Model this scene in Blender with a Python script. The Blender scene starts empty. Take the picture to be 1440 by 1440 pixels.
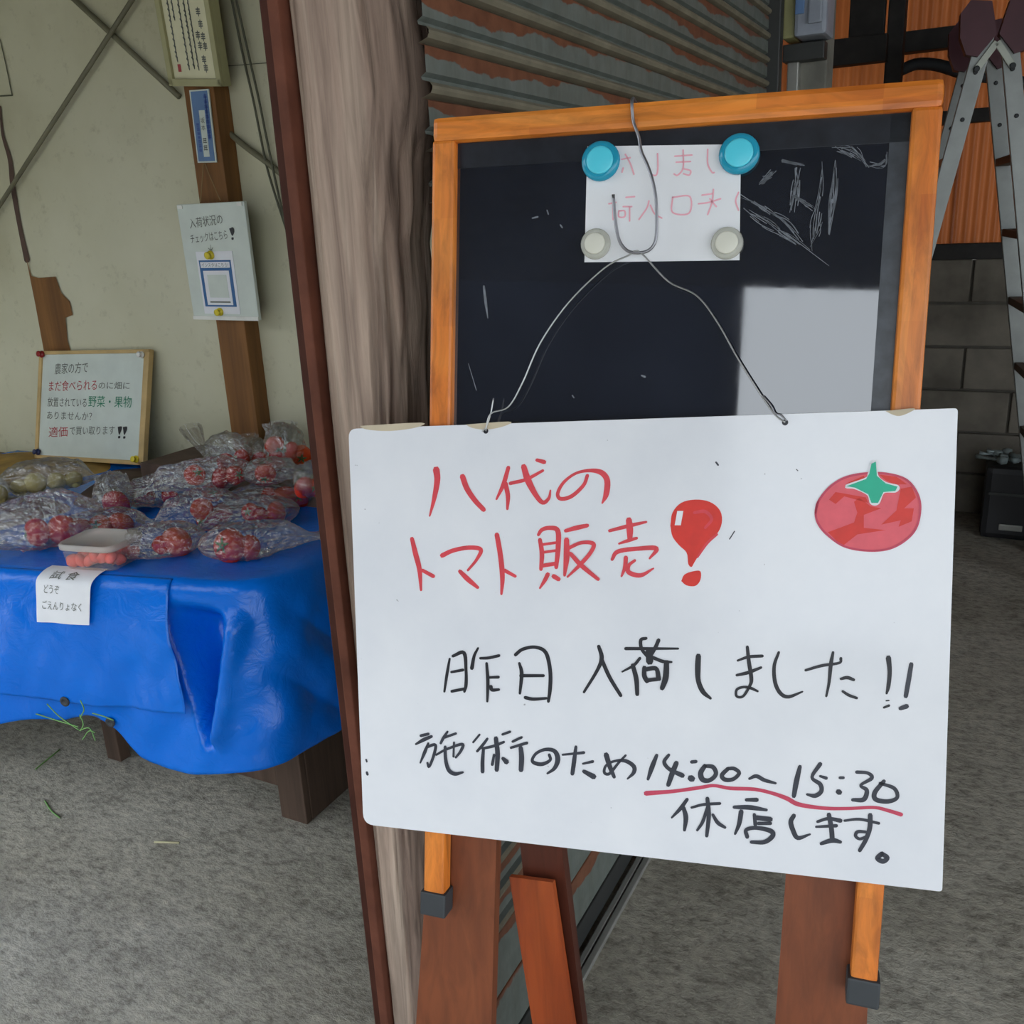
import bpy, bmesh, math, random
import numpy as np
from mathutils import Vector, noise
S = bpy.context.scene
COL = S.collection
random.seed(7)

# ------------------------------------------------------------------ camera
F = 1300.0                                   # focal length in pixels of the 1440 px frame
CAM = np.array([0.0, 0.0, 1.55])
def _axes():
    d = np.array([918 - 720, 4887 - 720, F]); d /= np.linalg.norm(d)      # straight down, from the vertical lines
    v = np.array([1419 - 720, 288 - 720, F]); v -= d * (d @ v); v /= np.linalg.norm(v)   # along the shutter
    return np.array([np.cross(v, -d), v, -d])
R = _axes()
cam = bpy.data.cameras.new('camera'); camo = bpy.data.objects.new('camera', cam); COL.objects.link(camo)
cam.sensor_width = 36; cam.sensor_height = 36; cam.lens = 36 * F / 1440; cam.clip_start = 0.02
from mathutils import Matrix
mw = Matrix.Identity(4)
for i, c in enumerate((R @ [1, 0, 0], R @ [0, -1, 0], R @ [0, 0, -1], CAM)):
    for k in range(3): mw[k][i] = c[k]
camo.matrix_world = mw
S.camera = camo

# ------------------------------------------------------------------ sky (overcast) and exposure
w = bpy.data.worlds.new('overcast_sky'); S.world = w; w.use_nodes = True
bg = w.node_tree.nodes['Background']
bg.inputs[0].default_value = (0.86, 0.93, 1.0, 1); bg.inputs[1].default_value = 9.0
S.view_settings.view_transform = 'Standard'; S.view_settings.look = 'None'
S.view_settings.gamma = 1; S.view_settings.use_curve_mapping = False
S.view_settings.exposure = -1.42

# ------------------------------------------------------------------ pixel helpers
def ray(px, py): return R @ np.array([px - 720, py - 720, F])
def onpl(px, py, p0, n):
    r = ray(px, py); n = np.asarray(n, float)
    return CAM + r * (((np.asarray(p0) - CAM) @ n) / (r @ n))
def onz(px, py, z=0.0): return onpl(px, py, (0, 0, z), (0, 0, 1))
def ony(px, py, y): return onpl(px, py, (0, y, 0), (0, 1, 0))
def onx(px, py, x): return onpl(px, py, (x, 0, 0), (1, 0, 0))
def proj(p):
    c = R.T @ (np.asarray(p) - CAM); return 720 + F * c[0] / c[2], 720 + F * c[1] / c[2]
def unit(v): v = np.asarray(v, float); return v / np.linalg.norm(v)
def lerp(a, b, t): return a + (b - a) * t
def sstep(a, b, x):
    t = min(1, max(0, (x - a) / (b - a))); return t * t * (3 - 2 * t)

# ------------------------------------------------------------------ materials
MATS = {}
def newmat(name):
    m = bpy.data.materials.new(name); m.use_nodes = True
    nt = m.node_tree; nt.nodes.clear()
    out = nt.nodes.new('ShaderNodeOutputMaterial'); b = nt.nodes.new('ShaderNodeBsdfPrincipled')
    nt.links.new(b.outputs[0], out.inputs[0])
    MATS[name] = m
    return m, nt, b, out
def nd(nt, t, **kw):
    n = nt.nodes.new(t)
    for k, v in kw.items():
        if k.startswith('i_'):
            key = k[2:]; key = int(key) if key.isdigit() else key.replace('_', ' ')
            n.inputs[key].default_value = v
        else: setattr(n, k, v)
    return n
def srgb(r, g, b):
    f = lambda c: ((c / 255 + 0.055) / 1.055) ** 2.4 if c / 255 > 0.04045 else c / 255 / 12.92
    return (f(r), f(g), f(b), 1)
def ramp(nt, fac, stops):
    r = nt.nodes.new('ShaderNodeValToRGB'); e = r.color_ramp.elements
    while len(e) < len(stops): e.new(0.5)
    for el, (p, c) in zip(e, stops): el.position = p; el.color = c
    nt.links.new(fac, r.inputs[0]); return r.outputs[0]
def coords(nt, scale=(1, 1, 1), kind='Object'):
    t = nt.nodes.new('ShaderNodeTexCoord'); mp = nt.nodes.new('ShaderNodeMapping')
    mp.inputs['Scale'].default_value = scale
    if kind == 'World':
        g = nt.nodes.new('ShaderNodeNewGeometry'); nt.links.new(g.outputs['Position'], mp.inputs[0])
    else: nt.links.new(t.outputs[kind], mp.inputs[0])
    return mp.outputs[0]
def bump(nt, b, h, strength=0.3, dist=0.01):
    bp = nd(nt, 'ShaderNodeBump'); bp.inputs['Strength'].default_value = strength; bp.inputs['Distance'].default_value = dist
    nt.links.new(h, bp.inputs['Height']); nt.links.new(bp.outputs[0], b.inputs['Normal'])
def noi(nt, vec, scale, detail=4, rough=0.55, dist=0.0):
    n = nd(nt, 'ShaderNodeTexNoise'); n.inputs['Scale'].default_value = scale; n.inputs['Detail'].default_value = detail
    n.inputs['Roughness'].default_value = rough; n.inputs['Distortion'].default_value = dist
    nt.links.new(vec, n.inputs['Vector']); return n.outputs[0]
def mixc(nt, fac, a, b, mode='MIX'):
    m = nt.nodes.new('ShaderNodeMix'); m.data_type = 'RGBA'; m.blend_type = mode
    if isinstance(fac, (int, float)): m.inputs[0].default_value = fac
    else: nt.links.new(fac, m.inputs[0])
    for i, v in ((6, a), (7, b)):
        if isinstance(v, tuple): m.inputs[i].default_value = v
        else: nt.links.new(v, m.inputs[i])
    return m.outputs[2]
def plain(name, col, rough=0.5, metal=0.0, var=0.12, scale=14, bmp=0.0, spec=None, coat=0.0):
    m, nt, b, o = newmat(name)
    c = coords(nt, kind='World'); n = noi(nt, c, scale)
    d = tuple(x * (1 - var) for x in col[:3]) + (1,); l = tuple(min(1, x * (1 + var)) for x in col[:3]) + (1,)
    nt.links.new(ramp(nt, n, [(0.3, d), (0.7, l)]), b.inputs['Base Color'])
    b.inputs['Roughness'].default_value = rough; b.inputs['Metallic'].default_value = metal
    if spec is not None: b.inputs['Specular IOR Level'].default_value = spec
    if coat: b.inputs['Coat Weight'].default_value = coat
    if bmp: bump(nt, b, noi(nt, c, scale * 3), bmp, 0.004)
    return m
def wood(name, cols, axis='z', grain=60, stretch=0.06, rough=0.45, joints=0.0, bmp=0.15, coat=0.0, big=6, con=0.62):
    """streaky wood; axis = the way the grain runs; joints = length of the glued staves (0: none)"""
    m, nt, b, o = newmat(name)
    sc = [1, 1, 1]; sc['xyz'.index(axis)] = stretch
    c = coords(nt, tuple(sc), 'World')
    n1 = noi(nt, c, grain, 5, 0.6, 0.6); n2 = noi(nt, c, big, 3, 0.6, 1.0)
    col = ramp(nt, n2, [(0.25, cols[0]), (0.5, cols[1]), (0.75, cols[2])])
    g = ramp(nt, n1, [(0.3, (con, con * 0.94, con * 0.9, 1)), (0.62, (1.08, 1.06, 1.04, 1))])
    col = mixc(nt, 0.75, col, g, 'MULTIPLY')
    if joints:
        w0 = coords(nt, (1, 1, 1), 'World')
        sp = nt.nodes.new('ShaderNodeVectorMath'); sp.operation = 'SNAP'
        st = [0.021, 9, 0.021]; st['xyz'.index(axis)] = joints
        sp.inputs[1].default_value = st; nt.links.new(w0, sp.inputs[0])
        wn = nt.nodes.new('ShaderNodeTexWhiteNoise'); nt.links.new(sp.outputs[0], wn.inputs['Vector'])
        col = mixc(nt, 0.55, col, ramp(nt, wn.outputs[0], [(0.0, (0.75, 0.55, 0.5, 1)), (0.5, (1, 1, 1, 1)), (1.0, (1.1, 1.12, 1.1, 1))]), 'MULTIPLY')
    nt.links.new(col, b.inputs['Base Color']); b.inputs['Roughness'].default_value = rough
    if coat: b.inputs['Coat Weight'].default_value = coat; b.inputs['Coat Roughness'].default_value = 0.15
    if bmp: bump(nt, b, n1, bmp, 0.003)
    return m

def mat_concrete():
    m, nt, b, o = newmat('concrete_floor')
    c = coords(nt, (1, 1, 1), 'World'); cs = coords(nt, (1.0, 1.45, 1), 'World')
    big = noi(nt, c, 1.1, 4); mid = noi(nt, cs, 8, 6, 0.72); fine = noi(nt, cs, 32, 5, 0.72)
    col = ramp(nt, big, [(0.3, (0.29, 0.265, 0.21, 1)), (0.55, (0.42, 0.395, 0.33, 1)), (0.75, (0.50, 0.475, 0.405, 1))])
    col = mixc(nt, 0.8, col, ramp(nt, mid, [(0.32, (0.62, 0.61, 0.6, 1)), (0.5, (1, 1, 1, 1)), (0.7, (1.22, 1.21, 1.2, 1))]), 'MULTIPLY')
    col = mixc(nt, 0.7, col, ramp(nt, fine, [(0.34, (0.52, 0.51, 0.5, 1)), (0.5, (1, 1, 1, 1)), (0.7, (1.3, 1.29, 1.26, 1))]), 'MULTIPLY')
    nt.links.new(col, b.inputs['Base Color']); b.inputs['Roughness'].default_value = 0.85
    ad = nt.nodes.new('ShaderNodeMath'); ad.operation = 'ADD'; nt.links.new(mid, ad.inputs[0]); nt.links.new(fine, ad.inputs[1])
    bump(nt, b, ad.outputs[0], 0.4, 0.012)
mat_concrete()
def mat_plaster():
    m, nt, b, o = newmat('cream_wall')
    c = coords(nt, kind='World')
    n = noi(nt, c, 1.6, 5); f = noi(nt, c, 22, 4, 0.7)
    col = ramp(nt, n, [(0.25, (0.42, 0.39, 0.25, 1)), (0.5, (0.56, 0.54, 0.38, 1)), (0.75, (0.64, 0.62, 0.46, 1))])
    col = mixc(nt, 0.5, col, ramp(nt, f, [(0.25, (0.6, 0.58, 0.52, 1)), (0.42, (1, 1, 1, 1))]), 'MULTIPLY')
    nt.links.new(col, b.inputs['Base Color']); b.inputs['Roughness'].default_value = 0.7
    bump(nt, b, f, 0.1, 0.004)
mat_plaster()
def mat_slat():
    m, nt, b, o = newmat('shutter_paint')
    c = coords(nt, (1, 0.6, 1), 'World'); c2 = coords(nt, (1, 1, 1), 'World'); cv = coords(nt, (1, 3, 0.5), 'World')
    n = noi(nt, c, 4.5, 6, 0.62); n2 = noi(nt, c2, 30, 4); n3 = noi(nt, cv, 9, 5, 0.7)
    paint = ramp(nt, n2, [(0.3, (0.125, 0.145, 0.13, 1)), (0.7, (0.17, 0.19, 0.172, 1))])
    paint = mixc(nt, 0.5, paint, ramp(nt, n3, [(0.3, (0.55, 0.5, 0.42, 1)), (0.6, (1, 1, 1, 1))]), 'MULTIPLY')
    rust = ramp(nt, n2, [(0.3, (0.12, 0.043, 0.022, 1)), (0.7, (0.20, 0.08, 0.042, 1))])
    # rust creeps down from the top lip of each slat
    tc = nt.nodes.new('ShaderNodeTexCoord'); sx = nt.nodes.new('ShaderNodeSeparateXYZ'); nt.links.new(tc.outputs['Generated'], sx.inputs[0])
    mm = nd(nt, 'ShaderNodeMath', operation='MULTIPLY_ADD'); mm.inputs[1].default_value = 0.62; mm.inputs[2].default_value = -0.50
    nt.links.new(sx.outputs[2], mm.inputs[0])
    ad = nd(nt, 'ShaderNodeMath', operation='ADD'); nt.links.new(n, ad.inputs[0]); nt.links.new(mm.outputs[0], ad.inputs[1])
    fac = ramp(nt, ad.outputs[0], [(0.495, (0, 0, 0, 1)), (0.515, (1, 1, 1, 1))])
    nt.links.new(mixc(nt, fac, paint, rust), b.inputs['Base Color'])
    b.inputs['Roughness'].default_value = 0.5
    bump(nt, b, n2, 0.15, 0.003)
mat_slat()
def mat_plain_all():
    plain('shutter_lip', (0.19, 0.17, 0.12, 1), 0.55, var=0.25)
    plain('dark_steel', (0.035, 0.037, 0.035, 1), 0.5)
    plain('grey_aluminium', (0.34, 0.34, 0.31, 1), 0.4, 0.4)
    plain('black_rubber', (0.035, 0.04, 0.045, 1), 0.6)
    plain('dark_timber', (0.022, 0.019, 0.017, 1), 0.7, var=0.4)
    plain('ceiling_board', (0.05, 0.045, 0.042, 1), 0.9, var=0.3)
    plain('house_wall', (0.012, 0.011, 0.013, 1), 0.9, var=0.2, scale=3)
    plain('side_wall', (0.30, 0.29, 0.25, 1), 0.9, var=0.2, scale=2)
    plain('red_ink', srgb(214, 66, 76), 0.45, var=0.12, scale=60)
    plain('pink_ink', srgb(226, 92, 104), 0.45, var=0.06, scale=60)
    plain('deep_red_ink', srgb(214, 48, 36), 0.45, var=0.08, scale=60)
    plain('plum_ink', srgb(196, 66, 92), 0.45, var=0.08, scale=60)
    plain('green_ink', srgb(24, 176, 142), 0.45, var=0.06, scale=60)
    plain('black_ink', (0.012, 0.013, 0.02, 1), 0.4, var=0.2, scale=60)
    plain('grey_ink', (0.032, 0.036, 0.052, 1), 0.4, var=0.2, scale=60)
    plain('faded_ink', (0.13, 0.14, 0.12, 1), 0.5, var=0.2)
    plain('pale_pink_ink', srgb(240, 176, 190), 0.5, var=0.06, scale=60)
    plain('forest_ink', (0.0, 0.2, 0.1, 1), 0.5)
    plain('crimson_ink', (0.45, 0.05, 0.06, 1), 0.5)
    plain('blue_ink', (0.03, 0.07, 0.30, 1), 0.5)
    plain('paper', (0.80, 0.81, 0.84, 1), 0.8, var=0.03)
    plain('cream_paper', (0.72, 0.69, 0.47, 1), 0.7, var=0.05)
    plain('cream_frame', (0.40, 0.38, 0.20, 1), 0.5, var=0.08)
    plain('card_white', (0.62, 0.68, 0.62, 1), 0.4, var=0.05)
    plain('blue_print', (0.03, 0.13, 0.33, 1), 0.5, var=0.08)
    plain('plate_blue', (0.12, 0.22, 0.42, 1), 0.5, var=0.1)
    plain('yellow_plastic', (0.75, 0.60, 0.03, 1), 0.35)
    plain('red_plastic', (0.30, 0.01, 0.012, 1), 0.35)
    plain('navy_plastic', (0.012, 0.02, 0.09, 1), 0.35)
    plain('white_plastic', (0.75, 0.75, 0.70, 1), 0.35)
    plain('pine_frame', (0.55, 0.38, 0.16, 1), 0.5, var=0.15)
    plain('wire_steel', (0.30, 0.30, 0.32, 1), 0.35, 0.85)
    plain('thin_wire', (0.48, 0.48, 0.48, 1), 0.3, 0.8)
    plain('string', (0.30, 0.20, 0.09, 1), 0.8)
    plain('cable', (0.10, 0.10, 0.065, 1), 0.6)
    plain('brace_steel', (0.17, 0.16, 0.10, 1), 0.6)
    plain('calyx_green', (0.06, 0.16, 0.03, 1), 0.6)
    plain('grass_green', (0.17, 0.36, 0.10, 1), 0.7)
    plain('straw', (0.55, 0.52, 0.32, 1), 0.8)
    plain('yellow_cloth', (0.36, 0.22, 0.05, 1), 0.8, var=0.25, bmp=0.3)
    plain('brown_card', (0.095, 0.058, 0.042, 1), 0.8, var=0.25)
    plain('pale_fruit', (0.72, 0.62, 0.24, 1), 0.5, var=0.15, bmp=0.2, scale=30)
    plain('box_cream', (0.36, 0.35, 0.16, 1), 0.5)
    plain('box_grey', (0.30, 0.33, 0.39, 1), 0.45)
    plain('column_paint', (0.20, 0.195, 0.165, 1), 0.8, var=0.25, scale=9)
    plain('ladder_alu', (0.27, 0.285, 0.275, 1), 0.42, 0.35, var=0.1)
    plain('ladder_bar', (0.42, 0.44, 0.38, 1), 0.4, 0.2)
    plain('maroon_plastic', (0.085, 0.018, 0.030, 1), 0.5)
    plain('tread_brown', (0.13, 0.085, 0.055, 1), 0.6)
    plain('black_plastic', (0.012, 0.012, 0.014, 1), 0.5)
    plain('tool_metal', (0.26, 0.31, 0.31, 1), 0.4, 0.15, var=0.3)
    plain('block', (0.17, 0.15, 0.12, 1), 0.92, var=0.35, scale=5, bmp=0.4)
    plain('mortar', (0.10, 0.09, 0.075, 1), 0.95, var=0.2)
    plain('chalk_dust', (0.16, 0.175, 0.20, 1), 0.75, var=0.4, scale=90)
    plain('trim_dark', (0.06, 0.02, 0.013, 1), 0.7, var=0.25, spec=0.15)
    plain('trim_brown', (0.13, 0.046, 0.028, 1), 0.7, var=0.25, spec=0.15)
    plain('trim_edge', (0.12, 0.05, 0.035, 1), 0.7, var=0.2, spec=0.15)
mat_plain_all()
wood('frame_wood_v', (srgb(186, 88, 26), srgb(220, 126, 44), srgb(236, 158, 76)), 'z', 70, 0.07, 0.4, con=0.5, joints=0.13, coat=0.06)
wood('frame_wood_h', (srgb(192, 94, 28), srgb(228, 134, 48), srgb(240, 162, 80)), 'x', 70, 0.07, 0.4, con=0.5, joints=0.13, coat=0.06)
wood('stand_wood', (srgb(100, 48, 24), srgb(124, 66, 36), srgb(148, 88, 52)), 'z', 60, 0.05, 0.45)
wood('orange_wood', (srgb(140, 58, 20), srgb(164, 72, 28), srgb(178, 90, 40)), 'z', 50, 0.06, 0.35, coat=0.3)
wood('dark_leg_wood', (srgb(66, 30, 20), srgb(82, 40, 28), srgb(98, 50, 34)), 'z', 50, 0.06, 0.4)
wood('post_wood', (srgb(104, 68, 32), srgb(128, 86, 42), srgb(148, 104, 56)), 'z', 45, 0.05, 0.65)
wood('weathered_log', (srgb(122, 102, 90), srgb(168, 146, 132), srgb(206, 188, 170)), 'z', 60, 0.05, 0.85, bmp=0.8, big=11, con=0.36)
wood('bench_wood', (srgb(62, 48, 38), srgb(84, 66, 54), srgb(108, 88, 74)), 'z', 50, 0.06, 0.7)

def mat_chalk():
    m, nt, b, o = newmat('blackboard')
    c = coords(nt, kind='World'); cs = coords(nt, (1, 1, 0.2), 'World')
    n = noi(nt, c, 5, 5, 0.6); s = noi(nt, cs, 40, 4, 0.7)
    nt.links.new(ramp(nt, n, [(0.3, (0.006, 0.008, 0.014, 1)), (0.7, (0.014, 0.018, 0.03, 1))]), b.inputs['Base Color'])
    nt.links.new(ramp(nt, s, [(0.3, (0.015,) * 3 + (1,)), (0.75, (0.05,) * 3 + (1,))]), b.inputs['Roughness'])
    b.inputs['IOR'].default_value = 1.95; b.inputs['Coat Weight'].default_value = 0.5; b.inputs['Coat Roughness'].default_value = 0.04
mat_chalk()
plain('board_edge', (0.014, 0.016, 0.022, 1), 0.3, var=0.4, scale=40)
plain('board_edge_grey', (0.05, 0.058, 0.07, 1), 0.35, var=0.4, scale=40)
def mat_signboard():
    m, nt, b, o = newmat('white_signboard')
    c = coords(nt, kind='World')
    n = noi(nt, c, 9, 5, 0.6); sp = noi(nt, c, 120, 2, 0.5)
    col = ramp(nt, n, [(0.3, (0.74, 0.755, 0.80, 1)), (0.7, (0.80, 0.81, 0.845, 1))])
    col = mixc(nt, 1.0, col, ramp(nt, sp, [(0.18, (0.4, 0.4, 0.4, 1)), (0.23, (1, 1, 1, 1))]), 'MULTIPLY')
    nt.links.new(col, b.inputs['Base Color'])
    nt.links.new(ramp(nt, n, [(0.35, (0.10,) * 3 + (1,)), (0.65, (0.22,) * 3 + (1,))]), b.inputs['Roughness'])
    bump(nt, b, noi(nt, c, 3.5, 2), 0.12, 0.01)
mat_signboard()
plain('board_core', (0.55, 0.47, 0.34, 1), 0.8)
def mat_tarp():
    m, nt, b, o = newmat('blue_tarp')
    c = coords(nt, kind='World')
    n = noi(nt, c, 2.2, 4); f = noi(nt, c, 16, 5, 0.65, 1.0)
    nt.links.new(ramp(nt, n, [(0.3, (0.001, 0.13, 0.62, 1)), (0.7, (0.002, 0.185, 0.80, 1))]), b.inputs['Base Color'])
    b.inputs['Roughness'].default_value = 0.22; b.inputs['Specular IOR Level'].default_value = 0.32
    bump(nt, b, f, 0.22, 0.02)
mat_tarp()
def mat_bag():
    m, nt, b, o = newmat('clear_plastic')
    c = coords(nt, kind='World'); n = noi(nt, c, 34, 5, 0.62, 2.2)
    bp = nd(nt, 'ShaderNodeBump'); bp.inputs['Strength'].default_value = 0.55; bp.inputs['Distance'].default_value = 0.012
    nt.links.new(n, bp.inputs['Height'])
    tr = nd(nt, 'ShaderNodeBsdfTransparent'); tr.inputs[0].default_value = (0.95, 0.95, 0.95, 1)
    gl = nd(nt, 'ShaderNodeBsdfGlossy'); gl.inputs['Roughness'].default_value = 0.07; nt.links.new(bp.outputs[0], gl.inputs['Normal'])
    df = nd(nt, 'ShaderNodeBsdfDiffuse'); df.inputs[0].default_value = (0.75, 0.76, 0.78, 1); nt.links.new(bp.outputs[0], df.inputs['Normal'])
    lw = nd(nt, 'ShaderNodeLayerWeight'); lw.inputs[0].default_value = 0.35; nt.links.new(bp.outputs[0], lw.inputs['Normal'])
    m1 = nd(nt, 'ShaderNodeMixShader'); m1.inputs[0].default_value = 0.045
    nt.links.new(tr.outputs[0], m1.inputs[1]); nt.links.new(df.outputs[0], m1.inputs[2])
    fr = nd(nt, 'ShaderNodeMath', operation='MULTIPLY_ADD'); fr.inputs[1].default_value = 0.6; fr.inputs[2].default_value = 0.16
    nt.links.new(lw.outputs['Fresnel'], fr.inputs[0])
    m2 = nd(nt, 'ShaderNodeMixShader'); nt.links.new(fr.outputs[0], m2.inputs[0])
    nt.links.new(m1.outputs[0], m2.inputs[1]); nt.links.new(gl.outputs[0], m2.inputs[2])
    nt.links.new(m2.outputs[0], o.inputs[0])
mat_bag()
def mat_clearish(name, col, alpha, rough=0.15):
    m, nt, b, o = newmat(name)
    c = coords(nt, kind='World'); n = noi(nt, c, 30)
    tr = nd(nt, 'ShaderNodeBsdfTransparent'); tr.inputs[0].default_value = col
    nt.links.new(ramp(nt, n, [(0.3, col), (0.7, tuple(min(1, x * 1.08) for x in col[:3]) + (1,))]), b.inputs['Base Color'])
    b.inputs['Roughness'].default_value = rough
    mx = nd(nt, 'ShaderNodeMixShader'); mx.inputs[0].default_value = alpha
    nt.links.new(tr.outputs[0], mx.inputs[1]); nt.links.new(b.outputs[0], mx.inputs[2]); nt.links.new(mx.outputs[0], o.inputs[0])
mat_clearish('frosted_tub', (0.92, 0.90, 0.88, 1), 0.13, 0.25)
mat_clearish('frosted_lid', (0.84, 0.80, 0.75, 1), 0.45, 0.3)
mat_clearish('blue_glassy', (0.03, 0.42, 0.62, 1), 0.72, 0.08)
mat_clearish('clear_glassy', (0.80, 0.80, 0.74, 1), 0.45, 0.1)
plain('cyan_core', (0.10, 0.66, 0.82, 1), 0.3, var=0.04)
plain('ivory_core', (0.70, 0.69, 0.60, 1), 0.35, var=0.04)
def mat_tomato():
    m, nt, b, o = newmat('tomato_skin')
    oi = nt.nodes.new('ShaderNodeObjectInfo')
    c = coords(nt); n = noi(nt, c, 14)
    col = ramp(nt, oi.outputs['Random'], [(0.0, (0.62, 0.018, 0.012, 1)), (0.5, (0.74, 0.05, 0.014, 1)), (1.0, (0.76, 0.09, 0.02, 1))])
    col = mixc(nt, 0.5, col, ramp(nt, n, [(0.3, (0.8, 0.7, 0.7, 1)), (0.7, (1.1, 1.2, 1.1, 1))]), 'MULTIPLY')
    nt.links.new(col, b.inputs['Base Color']); b.inputs['Roughness'].default_value = 0.25
    b.inputs['Subsurface Weight'].default_value = 0.0
mat_tomato()
plain('tomato_flesh', (0.80, 0.10, 0.07, 1), 0.25, var=0.3, scale=30)
def mat_corr():
    m, nt, b, o = newmat('orange_translucent_sheet')
    c = coords(nt, (1, 1, 0.08), 'World'); n = noi(nt, c, 7, 4)
    col = ramp(nt, n, [(0.3, (0.26, 0.075, 0.022, 1)), (0.7, (0.44, 0.14, 0.04, 1))])
    tl = nd(nt, 'ShaderNodeBsdfTranslucent'); nt.links.new(col, tl.inputs[0])
    nt.links.new(col, b.inputs['Base Color']); b.inputs['Roughness'].default_value = 0.5
    mx = nd(nt, 'ShaderNodeMixShader'); mx.inputs[0].default_value = 0.14
    nt.links.new(b.outputs[0], mx.inputs[1]); nt.links.new(tl.outputs[0], mx.inputs[2]); nt.links.new(mx.outputs[0], o.inputs[0])
mat_corr()

# ------------------------------------------------------------------ object helpers
WL = {}                                       # world position of every object's origin
def finish(o, loc, parent=None):
    loc = np.asarray(loc, float)
    if parent is not None:
        o.parent = parent; o.location = loc - WL[parent.name]
    else: o.location = loc
    WL[o.name] = loc
    return o
def thing(name, loc, label, cat, group=None, kind=None):
    o = bpy.data.objects.new(name, None); COL.objects.link(o); o.empty_display_size = 0.05
    finish(o, loc); return tag(o, label, cat, group, kind)
def tag(o, label=None, cat=None, group=None, kind=None):
    if label: o['label'] = label
    if cat: o['category'] = cat
    if group: o['group'] = group
    if kind: o['kind'] = kind
    return o
def mk(name, V, Fc, mat, parent=None, smooth=False, mats=None, mi=None, base=None):
    V = np.asarray(V, float)
    c = (V.min(0) + V.max(0)) / 2 if base is None else np.asarray(base, float)
    me = bpy.data.meshes.new(name); me.from_pydata([tuple(v) for v in V - c], [], [tuple(int(i) for i in f) for f in Fc])
    for mm in (mats or [mat]): me.materials.append(MATS[mm])
    if mi is not None:
        for p, k in zip(me.polygons, mi): p.material_index = k
    if smooth:
        for p in me.polygons: p.use_smooth = True
    me.update()
    o = bpy.data.objects.new(name, me); COL.objects.link(o)
    return finish(o, c, parent)
def copy_of(o, loc, parent=None):
    c = o.copy(); COL.objects.link(c); return finish(c, loc, parent)
class MB:
    """collects simple shapes into one mesh"""
    def __init__(s): s.v = []; s.f = []
    def add(s, V, Fc):
        b = len(s.v); s.v += [np.asarray(v, float) for v in V]; s.f += [tuple(i + b for i in f) for f in Fc]; return s
    def obox(s, O, a, b, c, bev=0.0):
        """box from corner O along vectors a, b, c; bev chamfers every edge"""
        O, a, b, c = (np.asarray(x, float) for x in (O, a, b, c))
        if np.cross(a, b) @ c < 0: a, b = b, a
        if bev <= 0:
            V = [O, O + a, O + a + b, O + b, O + c, O + a + c, O + a + b + c, O + b + c]
            return s.add(V, [(0, 3, 2, 1), (4, 5, 6, 7), (0, 1, 5, 4), (1, 2, 6, 5), (2, 3, 7, 6), (3, 0, 4, 7)])
        bm = bmesh.new()
        vs = [bm.verts.new(p) for p in [O, O + a, O + a + b, O + b, O + c, O + a + c, O + a + b + c, O + b + c]]
        for f in [(0, 3, 2, 1), (4, 5, 6, 7), (0, 1, 5, 4), (1, 2, 6, 5), (2, 3, 7, 6), (3, 0, 4, 7)]: bm.faces.new([vs[i] for i in f])
        bmesh.ops.bevel(bm, geom=bm.edges[:], offset=bev, segments=2, profile=0.6, affect='EDGES')
        bm.verts.index_update()
        s.add([tuple(v.co) for v in bm.verts], [[v.index for v in f.verts] for f in bm.faces]); bm.free(); return s
    def box(s, x0, x1, y0, y1, z0, z1, bev=0.0):
        return s.obox((x0, y0, z0), (x1 - x0, 0, 0), (0, y1 - y0, 0), (0, 0, z1 - z0), bev)
    def tube(s, pts, r, n=8, caps=True):
        P = [np.asarray(p, float) for p in pts]; N = len(P)
        rr = r if hasattr(r, '__len__') else [r] * N
        T = [unit(P[min(i + 1, N - 1)] - P[max(i - 1, 0)]) for i in range(N)]
        u = unit(np.cross(T[0], [0.3, 0.2, 0.93] if abs(T[0][2]) < 0.9 else [1, 0, 0])); V = []
        for i in range(N):
            u = unit(u - T[i] * (u @ T[i])); v = np.cross(T[i], u)
            for k in range(n):
                a = 2 * math.pi * k / n; V.append(P[i] + rr[i] * (math.cos(a) * u + math.sin(a) * v))
        Fc = [(i * n + k, i * n + (k + 1) % n, (i + 1) * n + (k + 1) % n, (i + 1) * n + k) for i in range(N - 1) for k in range(n)]
        if caps: Fc += [tuple(range(n))[::-1], tuple(range((N - 1) * n, N * n))]
        return s.add(V, Fc)
    def lathe(s, c, ax, prof, n=20):
        """prof: (distance along ax, radius)"""
        c = np.asarray(c, float); ax = unit(ax); u = unit(np.cross(ax, [0.31, 0.9, 0.2])); v = np.cross(ax, u); V = []
        for h, r in prof:
            for k in range(n):
                a = 2 * math.pi * k / n; V.append(c + ax * h + max(r, 1e-5) * (math.cos(a) * u + math.sin(a) * v))
        m = len(prof)
        Fc = [(i * n + k, i * n + (k + 1) % n, (i + 1) * n + (k + 1) % n, (i + 1) * n + k) for i in range(m - 1) for k in range(n)]
        Fc += [tuple(range(n))[::-1], tuple(range((m - 1) * n, m * n))]
        return s.add(V, Fc)
    def grid(s, fn, nu, nv):
        V = [fn(i / (nu - 1), j / (nv - 1)) for j in range(nv) for i in range(nu)]
        return s.add(V, [(j * nu + i, j * nu + i + 1, (j + 1) * nu + i + 1, (j + 1) * nu + i) for j in range(nv - 1) for i in range(nu - 1)])
    def mk(s, name, mat, parent=None, smooth=False, **k): return mk(name, s.v, s.f, mat, parent, smooth, **k)
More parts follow.
